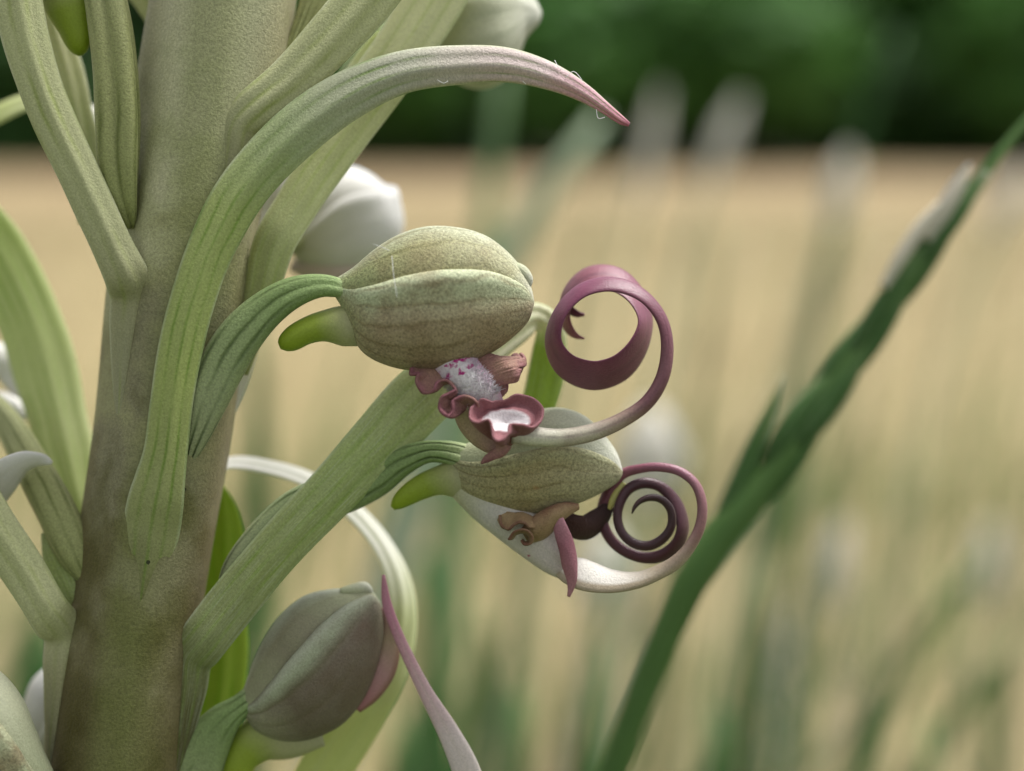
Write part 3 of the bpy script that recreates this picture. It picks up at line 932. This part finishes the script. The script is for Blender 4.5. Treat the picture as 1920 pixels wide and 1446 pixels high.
# funnel below the throat, leading to the cup
sweep('lip_funnel', [(856, 742, 140, 10, 10), (868, 760, 132, 22, 16), (886, 786, 122, 31, 18), (908, 816, 122, 28, 20), (928, 838, 132, 17, 15), (940, 850, 140, 5, 6)], M['funnel'], f1, n=30, prof=28, tube=True)
rim = [(895, 755, 150), (908, 749, 146), (925, 751, 138), (943, 752, 130), (962, 743, 126), (980, 741, 124), (1001, 748, 126), (1016, 762, 134), (1018, 775, 142), (1012, 791, 154), (997, 801, 168), (980, 798, 178), (964, 795, 184),
       (956, 800, 190), (952, 814, 198), (943, 823, 204), (931, 826, 206), (923, 815, 204), (922, 795, 194), (914, 788, 188), (898, 793, 186), (886, 788, 182), (880, 776, 172), (883, 763, 160)]
cen = np.array([948, 792, 136.0])
low = np.array([944, 846, 104.0])
rimA = np.array(rim, float)
rimA[:, 2] += 12
rim = [tuple(p) for p in rimA]
def toward(a, c, f):
    return [tuple(p * (1 - f) + c * f) for p in a]
smooth = np.array([[949 + 45 * math.cos(t), 790 + 21 * math.sin(t), 158 + 16 * math.sin(t)] for t in np.linspace(0, 2 * math.pi, 24, endpoint=False) + math.radians(215)])
fl0 = toward(smooth, cen + np.array([0, 2, 6.0]), .97)
fl1 = toward(smooth, cen + np.array([0, 2, 6.0]), .45)
inn = [tuple(a * .45 + b * .55 + np.array([0, 3, -10])) for a, b in zip(rimA, smooth)]
out1 = [tuple(p * .82 + low * .18 + np.array([0, 4, -8])) for p in rimA]
out2 = [tuple((p * .35 + q * .1) / .45 * .45 + low * .55) for p, q in zip(rimA, smooth)]
out3 = toward(rimA, low, .95)
loft('lip_cup', [fl0, fl1, [tuple(p) for p in smooth], inn, rim, out1, out2, out3], M['cup'], f1, n=144, m=56, closed=True, solid=4 * U, ruffle=crinkle(1.3, 5))
sweep('tail_lobe', [(945, 832, 162, 16, 8), (938, 846, 160, 13, 7, 20), (924, 854, 156, 10, 6, 30), (911, 862, 152, 7, 5, 20), (902, 869, 150, 2, 2)], M['ruffle'], f1, n=24, prof=16)
sweep('tongue', [(962, 812, 138, 20, 16), (1000, 818, 140, 19, 17), (1050, 821, 140, 17, 16), (1110, 811, 140, 16, 15), (1168, 787, 140, 14.5, 13), (1214, 754, 140, 13.5, 12), (1242, 708, 140, 13, 10), (1251, 650, 138, 13, 8, 25), (1242, 602, 136, 14, 7, 40),
                 (1216, 564, 134, 17, 6, 50), (1180, 541, 132, 20, 6, 50), (1135, 533, 130, 22, 6, 52), (1088, 547, 127, 24, 6, 58), (1050, 588, 122, 27, 6, 64), (1038, 640, 114, 32, 6, 62), (1062, 684, 104, 40, 6, 54),
                 (1112, 704, 94, 46, 6, 52), (1162, 690, 84, 46, 6, 56), (1197, 650, 74, 42, 6, 64), (1210, 603, 64, 38, 6, 70), (1192, 556, 54, 37, 6, 62), (1152, 524, 44, 38, 6, 52), (1106, 522, 36, 36, 6, 52), (1070, 550, 30, 32, 5, 60), (1058, 588, 26, 25, 5, 66), (1066, 616, 24, 17, 4, 60), (1080, 630, 23, 8, 3, 50), (1096, 635, 22, 1.5, 2, 50)],
      M['tongue'], f1, n=240, prof=24, wobble=.03, seed=3)
sweep('tongue_tip', [(1058, 560, 20, 14, 4, 60), (1068, 580, 16, 12, 4, 50), (1082, 589, 12, 8, 4, 40), (1096, 590, 10, 3, 3, 30)], M['tongue'], f1, n=24, prof=12)
# the web thread over the hood
for pth in ([(700, 458, 165), (718, 464, 178), (730, 470, 182)], [(735, 480, 184), (738, 515, 200), (745, 560, 208)]):
    sweep('web_thread', [(a, b, c, .35, .35) for a, b, c in pth], M['web'], f1, n=12, prof=6)

f1['label'] = 'open flower with a purple lip coiled into one wide loop'
# ---------- lower open flower
f2 = flower()
f2['label'] = 'open flower with a dark lip coiled into a tight spiral'
Z2 = 52
sweep('ovary', [(415, 1120, 30, 10, 12), (440, 1072, 44, 26, 24), (490, 1010, 46, 32, 30), (560, 950, 40, 34, 34), (640, 925, 34, 38, 36), (700, 898, 38, 36, 34), (755, 864, 44, 28, 28), (805, 848, 50, 20, 22), (850, 852, 52, 22, 22), (880, 862, 52, 24, 20)],
      M['ovary'], f2, n=70, prof=36, rib=twist_rib(.2, 3, 1.0), tube=True)
hood(f2, [(842, 842), (880, 832), (920, 815), (960, 788), (1005, 772), (1050, 767), (1095, 782), (1130, 815), (1155, 850), (1166, 882)],
     [(842, 866), (848, 895), (866, 928), (905, 953), (970, 966), (1030, 957), (1080, 944), (1130, 921), (1160, 900), (1166, 888)],
     Z2, [(0, .0), (.2, .2), (.35, .22), (.5, .28), (.65, .32), (.8, .4), (.92, .45), (1, .4)], (M['dorsal_pale'], M['lateral_worn']), k=.6, n=64, m=40, roll=.05)
sweep('spur', [(910, 905, 40, 26, 24), (860, 898, 46, 36, 30), (820, 902, 50, 27, 26), (785, 916, 52, 23, 22), (757, 934, 52, 18, 18), (743, 946, 52, 12, 13), (736, 953, 52, 5, 6)], M['spur'], f2, n=36, prof=24, tube=True)
sweep('lip', [(850, 905, 46, 20, 20), (900, 938, 50, 34, 30), (950, 972, 54, 40, 32), (1000, 1010, 56, 40, 30), (1045, 1048, 58, 34, 24), (1070, 1070, 58, 24, 18)],
      M['lip_throat'] if 'lip_throat' in M else tissue('lip_throat_tissue', [(0, (.50, .52, .34)), (.3, (.58, .56, .50)), (1, (.66, .58, .58))], veins=4, vein_col=(.44, .46, .3), vein_amt=.4, grain=.16, transl=.2, bump=.15, spots=((.35, .02, .08), 900, .64, .67, .6, .9)), f2, n=40, prof=28, tube=True)
sweep('tongue', [(1036, 1046, 36, 5, 4, -10), (1054, 1060, 60, 20, 6, -20), (1074, 1070, 78, 31, 8, -25), (1100, 1080, 82, 32, 8, -28), (1145, 1090, 84, 26, 8, -34), (1195, 1088, 86, 19, 9, -40), (1235, 1073, 88, 15, 9, -30), (1265, 1056, 90, 13, 9, 0), (1293, 1026, 90, 11.5, 8, 20), (1313, 985, 88, 10.5, 8, 25), (1316, 942, 86, 10, 8, 25), (1303, 907, 82, 9.5, 7, 25),
                 (1274, 884, 76, 9, 7, 20), (1235, 876, 68, 9, 7, 15), (1200, 879, 60, 9, 7, 15), (1168, 889, 46, 11, 6, 30), (1143, 918, 34, 13, 6, 40), (1129, 953, 28, 12, 6, 40), (1132, 986, 30, 11, 7, 30), (1148, 1015, 34, 11, 7, 25),
                 (1176, 1036, 38, 11, 8, 20), (1211, 1046, 42, 11.5, 8, 20), (1243, 1041, 44, 13, 8, 30), (1269, 1021, 44, 16, 7, 45), (1280, 992, 44, 17, 7, 50), (1274, 957, 44, 15, 7, 45), (1257, 929, 46, 12, 7, 30), (1235, 911, 48, 10, 8, 15), (1207, 906, 50, 10, 8), (1180, 916, 52, 10, 8),
                 (1163, 942, 54, 9.5, 8), (1158, 974, 56, 9, 8), (1168, 1002, 58, 9, 8), (1191, 1020, 60, 9.5, 8), (1219, 1023, 62, 9.5, 8), (1246, 1007, 64, 9, 8), (1259, 984, 66, 8.5, 8), (1257, 956, 68, 8, 7), (1242, 938, 70, 7.5, 7), (1221, 933, 72, 7, 6), (1200, 940, 74, 5.5, 5), (1190, 951, 76, 4, 4), (1185, 963, 78, 1.5, 2)],
      M['tongue_dark'], f2, n=330, prof=18, wobble=.035, seed=4)
sweep('side_lobe', [(1046, 975, 92, 12, 6, 20), (1054, 1000, 98, 15, 6, 10), (1064, 1030, 102, 16, 6, -10, 4), (1068, 1060, 102, 15, 6, 5, 4), (1072, 1088, 100, 10, 5, 10), (1070, 1105, 98, 6, 4), (1066, 1119, 97, 3, 3)], M['pink_lobe'], f2, n=40, prof=16)
sweep('side_lobe', [(1050, 962, 60, 10, 4, 0), (1076, 986, 56, 24, 4, 20, 4), (1098, 992, 50, 27, 4, 30, 8), (1122, 974, 42, 22, 4, 20, 6), (1144, 946, 34, 10, 4)], M['dark_lobe'], f2, n=30, prof=16)
sweep('throat_fold', [(985, 1005, 82, 18, 10), (1010, 990, 88, 24, 14, 0, 6), (1036, 968, 90, 20, 12, 0, 6), (1062, 955, 86, 14, 9), (1085, 950, 80, 6, 5)], M['ruffle_brown'], f2, n=30, prof=18)
loft('ruffled_margin', [[(936, 962, 80), (950, 960, 82), (965, 962, 84), (980, 962, 86), (995, 968, 86), (1008, 976, 86)],
                        [(934, 974, 88), (944, 988, 94), (956, 986, 98), (972, 976, 100), (990, 984, 104), (1004, 990, 100)],
                        [(938, 966, 92), (940, 984, 98), (952, 994, 104), (964, 984, 106), (978, 978, 110), (992, 990, 110)]], M['ruffle_brown'], f2, n=50, m=12, solid=5 * U)
sweep('curled_lobe', [(958, 1010, 110, 18, 4, 80), (966, 1000, 114, 18, 4, 80), (982, 996, 116, 19, 4, 80), (994, 1004, 114, 19, 4, 80), (994, 1016, 110, 17, 4, 80), (984, 1019, 108, 14, 4, 80), (978, 1012, 108, 10, 3, 80)], M['ruffle_brown'], f2, n=36, prof=12)
sweep('yellow_lobe', [(1170, 905, 40, 8, 5), (1158, 925, 42, 9, 6), (1148, 942, 42, 7, 5), (1142, 955, 42, 3, 3)], M['yellow'], f2, n=20, prof=12)

# ---------- lower bud, just opening
f3 = flower()
f3['label'] = 'dark half open bud with a long pale pink ribbon lip'
Z3 = 20
sweep('ovary', [(300, 1560, 0, 40, 40), (352, 1470, 6, 50, 46), (385, 1400, 12, 44, 40), (420, 1352, 16, 32, 32), (452, 1325, 20, 22, 24), (480, 1308, 20, 26, 24)], M['ovary'], f3, n=50, prof=32, rib=twist_rib(.18, 3, 1.0), tube=True)
hood(f3, [(452, 1312), (466, 1270), (488, 1215), (525, 1158), (572, 1120), (622, 1107), (660, 1106), (694, 1108), (712, 1130)],
     [(462, 1345), (482, 1370), (528, 1388), (585, 1384), (642, 1356), (684, 1304), (708, 1245), (718, 1185), (714, 1138)],
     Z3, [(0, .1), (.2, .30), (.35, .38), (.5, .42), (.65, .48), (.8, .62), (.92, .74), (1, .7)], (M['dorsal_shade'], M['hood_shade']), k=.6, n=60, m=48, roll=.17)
sweep('dorsal_tip', [(640, 1110, 22, 8, 20), (665, 1106, 24, 12, 18), (684, 1102, 26, 11, 14), (694, 1108, 26, 6, 8), (697, 1116, 26, 2, 3)], M['dorsal_pale'], f3, n=16, prof=14)
sweep('lip', [(668, 1330, 8, 10, 10), (692, 1298, 10, 22, 14), (718, 1252, 12, 26, 16), (730, 1205, 14, 20, 12), (728, 1165, 16, 12, 9), (716, 1140, 18, 6, 6)],
      tissue('bud_lip_tissue', [(0, (.42, .18, .20)), (.4, (.48, .28, .28)), (.7, (.42, .33, .22)), (1, (.40, .22, .22))], across=((.24, .12, .08), [(0, 1), (.25, .1), (1, 0)]), grain=.12, transl=.15), f3, n=30, prof=18)
sweep('tongue', [(719, 1078, 40, 3, 3), (721, 1100, 42, 6, 4), (725, 1130, 44, 9, 5), (738, 1170, 48, 10, 6), (762, 1225, 52, 11, 6), (798, 1298, 54, 14, 6), (838, 1368, 52, 20, 6), (872, 1440, 48, 26, 6), (895, 1520, 44, 28, 6), (905, 1600, 40, 18, 5), (905, 1660, 38, 3, 3)],
      M['pink_ribbon'], f3, n=70, prof=16)
sweep('spur', [(600, 1360, -8, 40, 30), (540, 1375, -8, 48, 34), (490, 1385, -6, 44, 32), (452, 1420, -2, 34, 28), (438, 1462, 0, 30, 26), (430, 1495, 2, 20, 18), (428, 1508, 2, 6, 6)], M['spur'], f3, n=36, prof=22, tube=True)

# ---------- white bud behind the stem
f4 = flower()
f4['label'] = 'closed white bud behind the stem'
sweep('ovary', [(430, 560, -120, 20, 20), (470, 500, -190, 28, 26), (510, 465, -240, 26, 26), (560, 445, -270, 26, 24)], M['ovary_olive'], f4, n=30, prof=24, rib=twist_rib(.1), tube=True)
hood(f4, [(545, 430), (562, 395), (590, 345), (622, 318), (660, 314), (695, 328), (722, 348), (742, 352), (750, 370)],
     [(545, 450), (556, 490), (600, 512), (652, 510), (705, 492), (742, 462), (756, 425), (754, 395), (748, 372)],
     -300, [(0, .0), (.25, .25), (.5, .42), (.75, .55), (1, .5)], (M['bud_white'], M['bud_white']), k=.85, n=50, m=28, roll=.07)
sweep('lip', [(545, 500, -300, 10, 20), (600, 510, -296, 24, 40), (660, 512, -296, 24, 40), (710, 500, -298, 12, 20)], tissue('bud_base_tissue', [(0, (.55, .45, .40)), (1, (.62, .52, .48))], grain=.05, transl=.1), f4, n=20, prof=18)

# ---------- pale bud at the top
f5 = flower()
sweep('ovary', [(560, 345, 0, 10, 10), (590, 290, -30, 20, 20), (640, 185, -70, 26, 24), (700, 95, -110, 28, 26), (770, 50, -140, 30, 28), (820, 45, -150, 26, 24)], M['ovary'], f5, n=50, prof=28, rib=twist_rib(.14), tube=True)
hood(f5, [(798, 30), (815, -30), (850, -80), (900, -95), (950, -70), (985, -25), (1004, 2), (1013, 20)],
     [(798, 60), (815, 110), (850, 150), (900, 166), (945, 150), (972, 105), (986, 70), (1010, 42), (1014, 24)],
     -170, [(0, 0), (.25, .3), (.5, .45), (.75, .5), (1, .4)], (M['dorsal_pale'], M['dorsal_pale']), k=.8, n=50, m=28, roll=.05)
# thin pale edge of the bract sheltering it
bract([(588, 310, 10, 5, 5), (640, 165, -20, 9, 6, 20), (690, 90, -40, 10, 6, 20), (745, 40, -60, 9, 6, 20), (800, -20, -80, 4, 4)], 'bract_white', seed=14)

# ---------- shaded ovary and lime spur at the top left
f6 = flower()


def groove(f, u):
    return 1 + .42 * (abs(math.cos((4 * (f - math.pi / 2) + math.pi + .7 * math.sin(3 * u)) / 2)) - .6)


sweep('ovary', [(246, 425, 70, 8, 10), (236, 392, 84, 22, 22), (224, 330, 92, 36, 32), (221, 230, 94, 42, 36), (216, 130, 92, 41, 36), (205, 40, 88, 40, 34), (185, -60, 80, 36, 30), (150, -160, 70, 30, 26), (110, -220, 64, 20, 20)], M['ovary_olive'], f6, n=60, prof=40, rib=groove, tube=True)
hood(f6, [(120, -215), (80, -260), (0, -290), (-90, -270), (-150, -210), (-170, -150)], [(130, -190), (120, -120), (70, -60), (-10, -40), (-100, -70), (-168, -140)],
     50, [(0, 0), (.3, .3), (.7, .5), (1, .5)], (M['dorsal_pale'], M['lateral']), k=.8, n=40, m=24)
sweep('spur', [(95, -110, 50, 44, 36), (112, -40, 52, 46, 36), (128, 10, 54, 44, 34), (140, 50, 56, 33, 28), (147, 82, 58, 24, 22), (150, 98, 58, 14, 14), (151, 105, 58, 4, 4)], M['spur'], f6, n=36, prof=22, tube=True)

# ---------- left side flowers, partly out of the frame
f7 = flower()
sweep('ovary', [(160, 1090, 40, 14, 14), (142, 1045, 30, 34, 30), (105, 960, 0, 37, 34), (64, 880, -40, 34, 32), (20, 800, -90, 28, 26), (-30, 740, -130, 22, 22)], M['ovary_olive'], f7, n=50, prof=32, rib=twist_rib(.13), tube=True)
sweep('lateral_sepal', [(-60, 700, -260, 30, 24), (-20, 676, -270, 34, 30), (15, 685, -275, 34, 30), (32, 720, -275, 24, 26), (36, 750, -272, 8, 10)], M['bud_white'], f7, n=24, prof=20)
sweep('lateral_sepal', [(-50, 770, -240, 16, 18), (-5, 752, -250, 20, 18), (30, 768, -250, 18, 16), (50, 785, -248, 8, 8)], M['bud_white'], f7, n=24, prof=20)
sweep('tongue', [(-90, 1010, 0, 16, 6, 30), (-40, 960, 10, 40, 6, 40, 6), (5, 900, 20, 44, 6, 40, 8), (45, 868, 24, 30, 6, 48, 6), (80, 862, 22, 14, 5, 40), (98, 868, 20, 3, 3)], M['bud_white'], f7, n=40, prof=16)
f8 = flower()
sweep('ovary', [(110, 1560, 40, 24, 24), (70, 1520, 60, 36, 32), (20, 1500, 80, 34, 32), (-40, 1500, 90, 28, 28)], M['ovary_olive'], f8, n=30, prof=28, rib=twist_rib(.12), tube=True)
hood(f8, [(110, 1470), (82, 1410), (62, 1360), (40, 1310), (0, 1262), (-60, 1230), (-130, 1230), (-190, 1260)], [(105, 1490), (60, 1530), (0, 1550), (-70, 1540), (-130, 1490), (-180, 1400), (-195, 1320), (-194, 1270)],
     90, [(0, .2), (.3, .5), (.6, .55), (1, .5)], (M['dorsal_pale'], M['lateral']), k=.7, n=40, m=26)
f9 = flower()
hood(f9, [(40, 1420), (42, 1340), (60, 1280), (90, 1252), (130, 1250), (160, 1280), (170, 1320)], [(60, 1440), (90, 1450), (130, 1440), (160, 1410), (172, 1370), (172, 1330)],
     -160, [(0, 0), (.5, .3), (1, .4)], (M['bud_white'], M['bud_white']), k=.8, n=36, m=22)
# axil leaflets at the left node
bract([(150, 1150, 30, 10, 10), (128, 1105, 40, 18, 12), (100, 1045, 20, 20, 10), (80, 1000, 0, 4, 4)], 'bract_green', seed=15)
# shaded bract at the top between stem and olive bract
bract([(520, 180, 30, 20, 10), (572, 80, 10, 34, 10), (610, 0, 0, 44, 10), (650, -110, -10, 40, 9), (690, -240, -20, 6, 5)], 'ovary_olive', seed=16)
bract([(330, 110, -90, 14, 10), (300, 20, -120, 36, 10), (270, -40, -130, 40, 10), (230, -140, -140, 6, 6)], 'bract_pale', seed=17)
# bracts of the upper spike, above the frame
for i, (sx, sy, dx, z) in enumerate([(420, -180, -1, 90), (540, -330, 1, 80), (440, -520, -1, 70), (570, -640, 1, 60), (500, -820, -1, 50), (580, -900, 1, 40)]):
    L = 330 - i * 30
    bract([(sx, sy + 40, z, 20, 12), (sx + dx * 40, sy - 20, z + 20, 36, 12, 0, 8), (sx + dx * L * .4, sy - L * .5, z + 20, 38, 11, 0, 8), (sx + dx * L * .8, sy - L * .8, z, 26, 9, 0, 6), (sx + dx * L * 1.1, sy - L * .85, z - 20, 4, 4)], 'bract_olive', seed=30 + i)
# fine threads caught on the main bract's tip
for pth in ([(1060, 146, 128), (1075, 134, 128), (1088, 146, 126), (1092, 152, 126)], [(1040, 113, 126), (1046, 124, 128), (1052, 130, 128)], [(1118, 205, 122), (1122, 222, 122), (1134, 220, 122)], [(820, 150, 146), (832, 156, 146), (840, 152, 146)], [(980, 152, 132), (986, 158, 132)]):
    sweep('web_thread', [(a, b, c, .6, .6) for a, b, c in pth], M['web'], orchid, n=10, prof=6)

# ------------------------------------------------------------------ the green grass ear beside the orchid
def to_ground(rows):
    """continue a stalk, given in world rows, straight down to the soil"""
    a, b = np.array(rows[0][:3]), np.array(rows[1][:3])
    d = a - b
    d /= np.linalg.norm(d)
    d[2] = min(d[2], -.75)
    t = (a[2] + .004) / -d[2]
    lean = a + d * t
    mid = a + d * t * .5
    return [[lean[0], lean[1], -.004, rows[0][3], rows[0][4]], [mid[0], mid[1], mid[2], rows[0][3], rows[0][4]]] + rows


M['ear_green'] = tissue('ear_tissue', [(0, (.022, .075, .010)), (.6, (.035, .11, .016)), (.9, (.10, .19, .06)), (1, (.45, .45, .34))], veins=4, vein_col=(.13, .24, .09), vein_amt=.6, vein_pow=5, streak=.2, grain=.12, transl=.12, bump=.1)
M['culm_green'] = tissue('culm_tissue', [(0, (.014, .048, .007)), (.7, (.018, .062, .009)), (1, (.10, .19, .065))], spec=.15, sheen=0.0, veins=3, vein_col=(.06, .14, .04), grain=.1, transl=.05, bump=.1)
M['awn'] = simple('awn_pale', (.72, .66, .58), (.60, .58, .46), 300, .6, .3)
GZ = -560


def gpx(rows, z=GZ):
    out = []
    for r_ in rows:
        k = (D0 - z) / D0 * U
        w = px(np.array([[r_[0], r_[1], z + (r_[4] if len(r_) > 4 else 0)]], float))[0]
        out.append([*w, r_[2] * k, r_[3] * k])
    return out


core = to_ground(gpx([(1140, 1470, 26, 25), (1200, 1310, 28, 27), (1245, 1200, 30, 29), (1290, 1100, 34, 32), (1345, 1012, 36, 32), (1400, 945, 30, 28), (1450, 880, 26, 24), (1510, 800, 24, 22), (1580, 700, 24, 22), (1650, 590, 22, 20), (1720, 490, 20, 18), (1790, 405, 16, 14), (1850, 320, 12, 11), (1920, 235, 8, 8), (2000, 130, 3, 3)]))
ge = empty('grass_ear', np.array([core[0][0], core[0][1], 0]))
tag(ge, 'dark green grass ear on a slanting stalk beside the coiled purple lips', 'grass')
sweep('culm', core, M['culm_green'], ge, n=120, prof=16, world=True, tube=True)
path = cr([(1360, 995, 0), (1400, 945, 0), (1450, 880, 0), (1510, 800, 0), (1580, 700, 0), (1650, 590, 0), (1720, 490, 0), (1790, 405, 0), (1850, 320, 0)], 100)
for i in range(9):
    a = path[int(4 + i * 8.5)]
    b = path[min(99, int(4 + i * 8.5 + 36))]
    T = (b - a) / np.linalg.norm(b - a)
    S = np.array([T[1], -T[0], 0])
    sgn = 1 if i % 2 else -1
    w = 24 - i * 1.2
    off = S * sgn * (15 - i * 1.0)
    p = [a, a * .75 + b * .25 + off, a * .5 + b * .5 + off * 1.25, a * .25 + b * .75 + off, b + off * .6]
    sweep('spikelet', gpx([(q[0], q[1], ww, ww * .7, 8 * (i % 3)) for q, ww in zip(p, (6, w, w * 1.05, w * .7, 2))]), M['ear_green'], ge, n=26, prof=14, world=True)
sweep('side_spikelet', gpx([(1325, 1050, 10, 10), (1352, 990, 21, 17), (1388, 905, 22, 17), (1420, 825, 17, 13), (1448, 758, 9, 8), (1468, 704, 1.5, 1.5)]), M['ear_green'], ge, n=30, prof=14, world=True)
sweep('glume', gpx([(1735, 450, 10, 8, 20), (1768, 395, 17, 9, 22), (1798, 345, 14, 7, 22), (1818, 308, 3, 3, 22)]), M['awn'], ge, n=20, prof=12, world=True)
sweep('glume', gpx([(1655, 540, 8, 8, 30), (1690, 480, 13, 9, 30), (1730, 420, 12, 7, 30), (1760, 380, 3, 3, 26)]), M['awn'], ge, n=20, prof=12, world=True)

# ------------------------------------------------------------------ single stalks and blades in the blur behind
def stalk(pts, dist, w, mat, ear=None, label='', cat='grass', group=None, name='grass_stalk'):
    """pts from low to high in pixels; w half width in millimetres; ear = (fraction, half width mm)"""
    rows = []
    n = len(pts)
    for i, (x, y) in enumerate(pts):
        p = pd(x, y, dist)
        taper = 1 - .75 * i / (n - 1)
        rows.append([*p, w * 1e-3 * taper, w * 1e-3 * taper * .5])
    rows = to_ground(rows)
    t = empty(name, np.array([rows[0][0], rows[0][1], 0]))
    tag(t, label, cat, group)
    sweep('culm' if ear else 'blade', rows, M[mat], t, n=40, prof=8, world=True)
    if ear:
        L, ew, em = ear
        full = cr([r_[:3] for r_ in rows], 100)
        Ls = np.concatenate([[0], np.cumsum(np.linalg.norm(np.diff(full, axis=0), axis=1))])
        want = np.linspace(Ls[-1] - L * dist / D0, Ls[-1], 30)
        seg = np.stack([np.interp(want, Ls, full[:, k_]) for k_ in range(3)], axis=1)
        m_ = len(seg)
        er = []
        for q in (0, .12, .35, .6, .85, 1.0):
            c = seg[int(q * (m_ - 1))]
            ww = ew * 1e-3 * (math.sin(math.pi * min(.97, q * .9 + .08)) ** .8 + .05)
            er.append([*c, ww, ww])
        sweep('ear', er, M[em], t, n=40, prof=14, world=True, rib=lambda f, u: 1 + .18 * math.sin(f * 5 + u * 70) * math.cos(u * 55))
    return t


PALE = dict(label='blurred pale grass stalk with whitish ear standing behind the orchid', group='pale eared grass stalks behind the orchid', name='eared_grass_stalk')
GRN = dict(label='blurred upright green grass blade growing behind the orchid', group='green grass blades behind the orchid', name='blade_grass')
for pts, d, w, L, ew in [
    ([(1060, 900), (1150, 540), (1208, 330), (1242, 165)], .34, .9, 230, 2.0),
    ([(1200, 900), (1290, 470), (1338, 310), (1392, 180)], .32, 1.0, 190, 2.2),
    ([(1420, 960), (1520, 560), (1572, 370), (1592, 280)], .30, .9, 150, 2.8),
    ([(1690, 1000), (1800, 560), (1870, 420), (1935, 310)], .34, .9, 150, 2.6),
    ([(1140, 1500), (1180, 1150), (1208, 950), (1222, 760)], .22, 1.0, 190, 5.2),
    ([(1080, 1500), (1105, 1250), (1122, 1130), (1138, 990)], .26, 1.0, 150, 5.0),
    ([(1520, 1500), (1550, 1250), (1566, 1090), (1582, 980)], .36, 1.0, 170, 3.6),
    ([(1430, 1600), (1462, 1380), (1478, 1250), (1492, 1130)], .36, 1.0, 230, 2.8),
    ([(1790, 1500), (1820, 1250), (1845, 1090), (1860, 980)], .40, 1.0, 150, 3.4),
    ([(1390, 1700), (1412, 1520), (1425, 1410), (1436, 1300)], .36, 1.0, 210, 3.4),
    ([(1570, 1700), (1588, 1520), (1598, 1430), (1604, 1330)], .36, 1.0, 200, 3.4),
]:
    stalk(pts, d, w, 'pale_grass', (L, ew, 'white_ear'), **PALE)
stalk([(800, 860), (880, 620), (980, 430), (1060, 310), (1130, 220)], .22, 3.4, 'pale_grass', None, label='broad blurred pale grass blade leaning right under the pink bract tip', name='blade_grass')
stalk([(860, 900), (895, 560), (920, 330), (945, 130)], .26, 3.0, 'mid_grass', None, label='broad upright green grass blade behind the white bud', name='blade_grass')
for pts, d, w in [
    ([(1500, 800), (1570, 420), (1620, 220), (1680, 60)], .34, 2.0),
    ([(1010, 900), (1075, 560), (1110, 400), (1140, 290)], .36, 1.6),
    ([(1260, 1100), (1310, 700), (1330, 560), (1345, 430)], .36, 1.8),
    ([(1085, 1600), (1095, 1450), (1108, 1340), (1130, 1215)], .125, 1.1),
    ([(480, 1000), (486, 850), (480, 720), (470, 600)], .24, 3.0),
    ([(830, 1500), (822, 1300), (812, 1160), (800, 1040)], .20, 2.6),
    ([(880, 1500), (900, 1340), (905, 1220), (900, 1120)], .22, 2.4),
    ([(1420, 1400), (1432, 1150), (1436, 980), (1440, 840)], .26, 2.2),
    ([(1370, 1500), (1400, 1320), (1415, 1180), (1428, 1060)], .22, 2.0),
    ([(1480, 1500), (1500, 1250), (1512, 1060), (1530, 900)], .30, 2.2),
    ([(1540, 1600), (1640, 1330), (1720, 1190), (1850, 1040)], .20, 1.9),
    ([(1640, 1600), (1740, 1420), (1820, 1310), (1920, 1180)], .22, 2.0),
    ([(1700, 1600), (1720, 1500), (1735, 1430), (1750, 1350)], .20, 3.2),
    ([(1320, 1600), (1340, 1500), (1345, 1420), (1350, 1330)], .20, 3.0),
    ([(1880, 1400), (1890, 1200), (1895, 1050), (1905, 880)], .42, 2.4),
    ([(940, 1600), (960, 1480), (968, 1400), (975, 1300)], .20, 2.8),
    ([(720, 1600), (740, 1500), (750, 1430), (760, 1340)], .22, 3.2),
    ([(30, 1500), (40, 1350), (60, 1200), (90, 1080)], .28, 5.0),
    ([(80, 1500), (84, 1380), (92, 1280), (100, 1190)], .30, 5.0),
]:
    stalk(pts, d, w, 'green_grass', None, **GRN)

STR = dict(label='thin blurred straw coloured grass stem crossing behind the orchid', group='thin straw grass stems behind the orchid', name='straw_grass_stem')
THG = dict(label='thin blurred light green grass stem crossing behind the orchid', group='thin light green grass stems behind the orchid', name='thin_grass_stem')
M['straw_stem'] = simple('straw_stem', (.52, .44, .28), (.60, .54, .40), 60, .6, .35)
M['thin_green'] = simple('thin_green', (.20, .33, .11), (.28, .38, .17), 60, .6, .35)
r = np.random.default_rng(21)
for i in range(46):
    x0 = r.uniform(700, 1950) if i % 6 else r.uniform(0, 130)
    top = r.uniform(420, 1250) if i % 3 else r.uniform(900, 1350)
    lean = r.normal(.28, .22)
    d = r.uniform(.17, .5)
    H = 1500 - top
    bow = r.normal(0, 25)
    pts = [(x0 - lean * H * f + bow * math.sin(f * 3), top + H * f) for f in (1, .66, .33, 0)]
    if i % 2:
        stalk(pts, d, r.uniform(.7, 1.5) * (d / .3), 'straw_stem', None, **STR)
    else:
        stalk(pts, d, r.uniform(.9, 1.9) * (d / .3), 'thin_green', None, **THG)
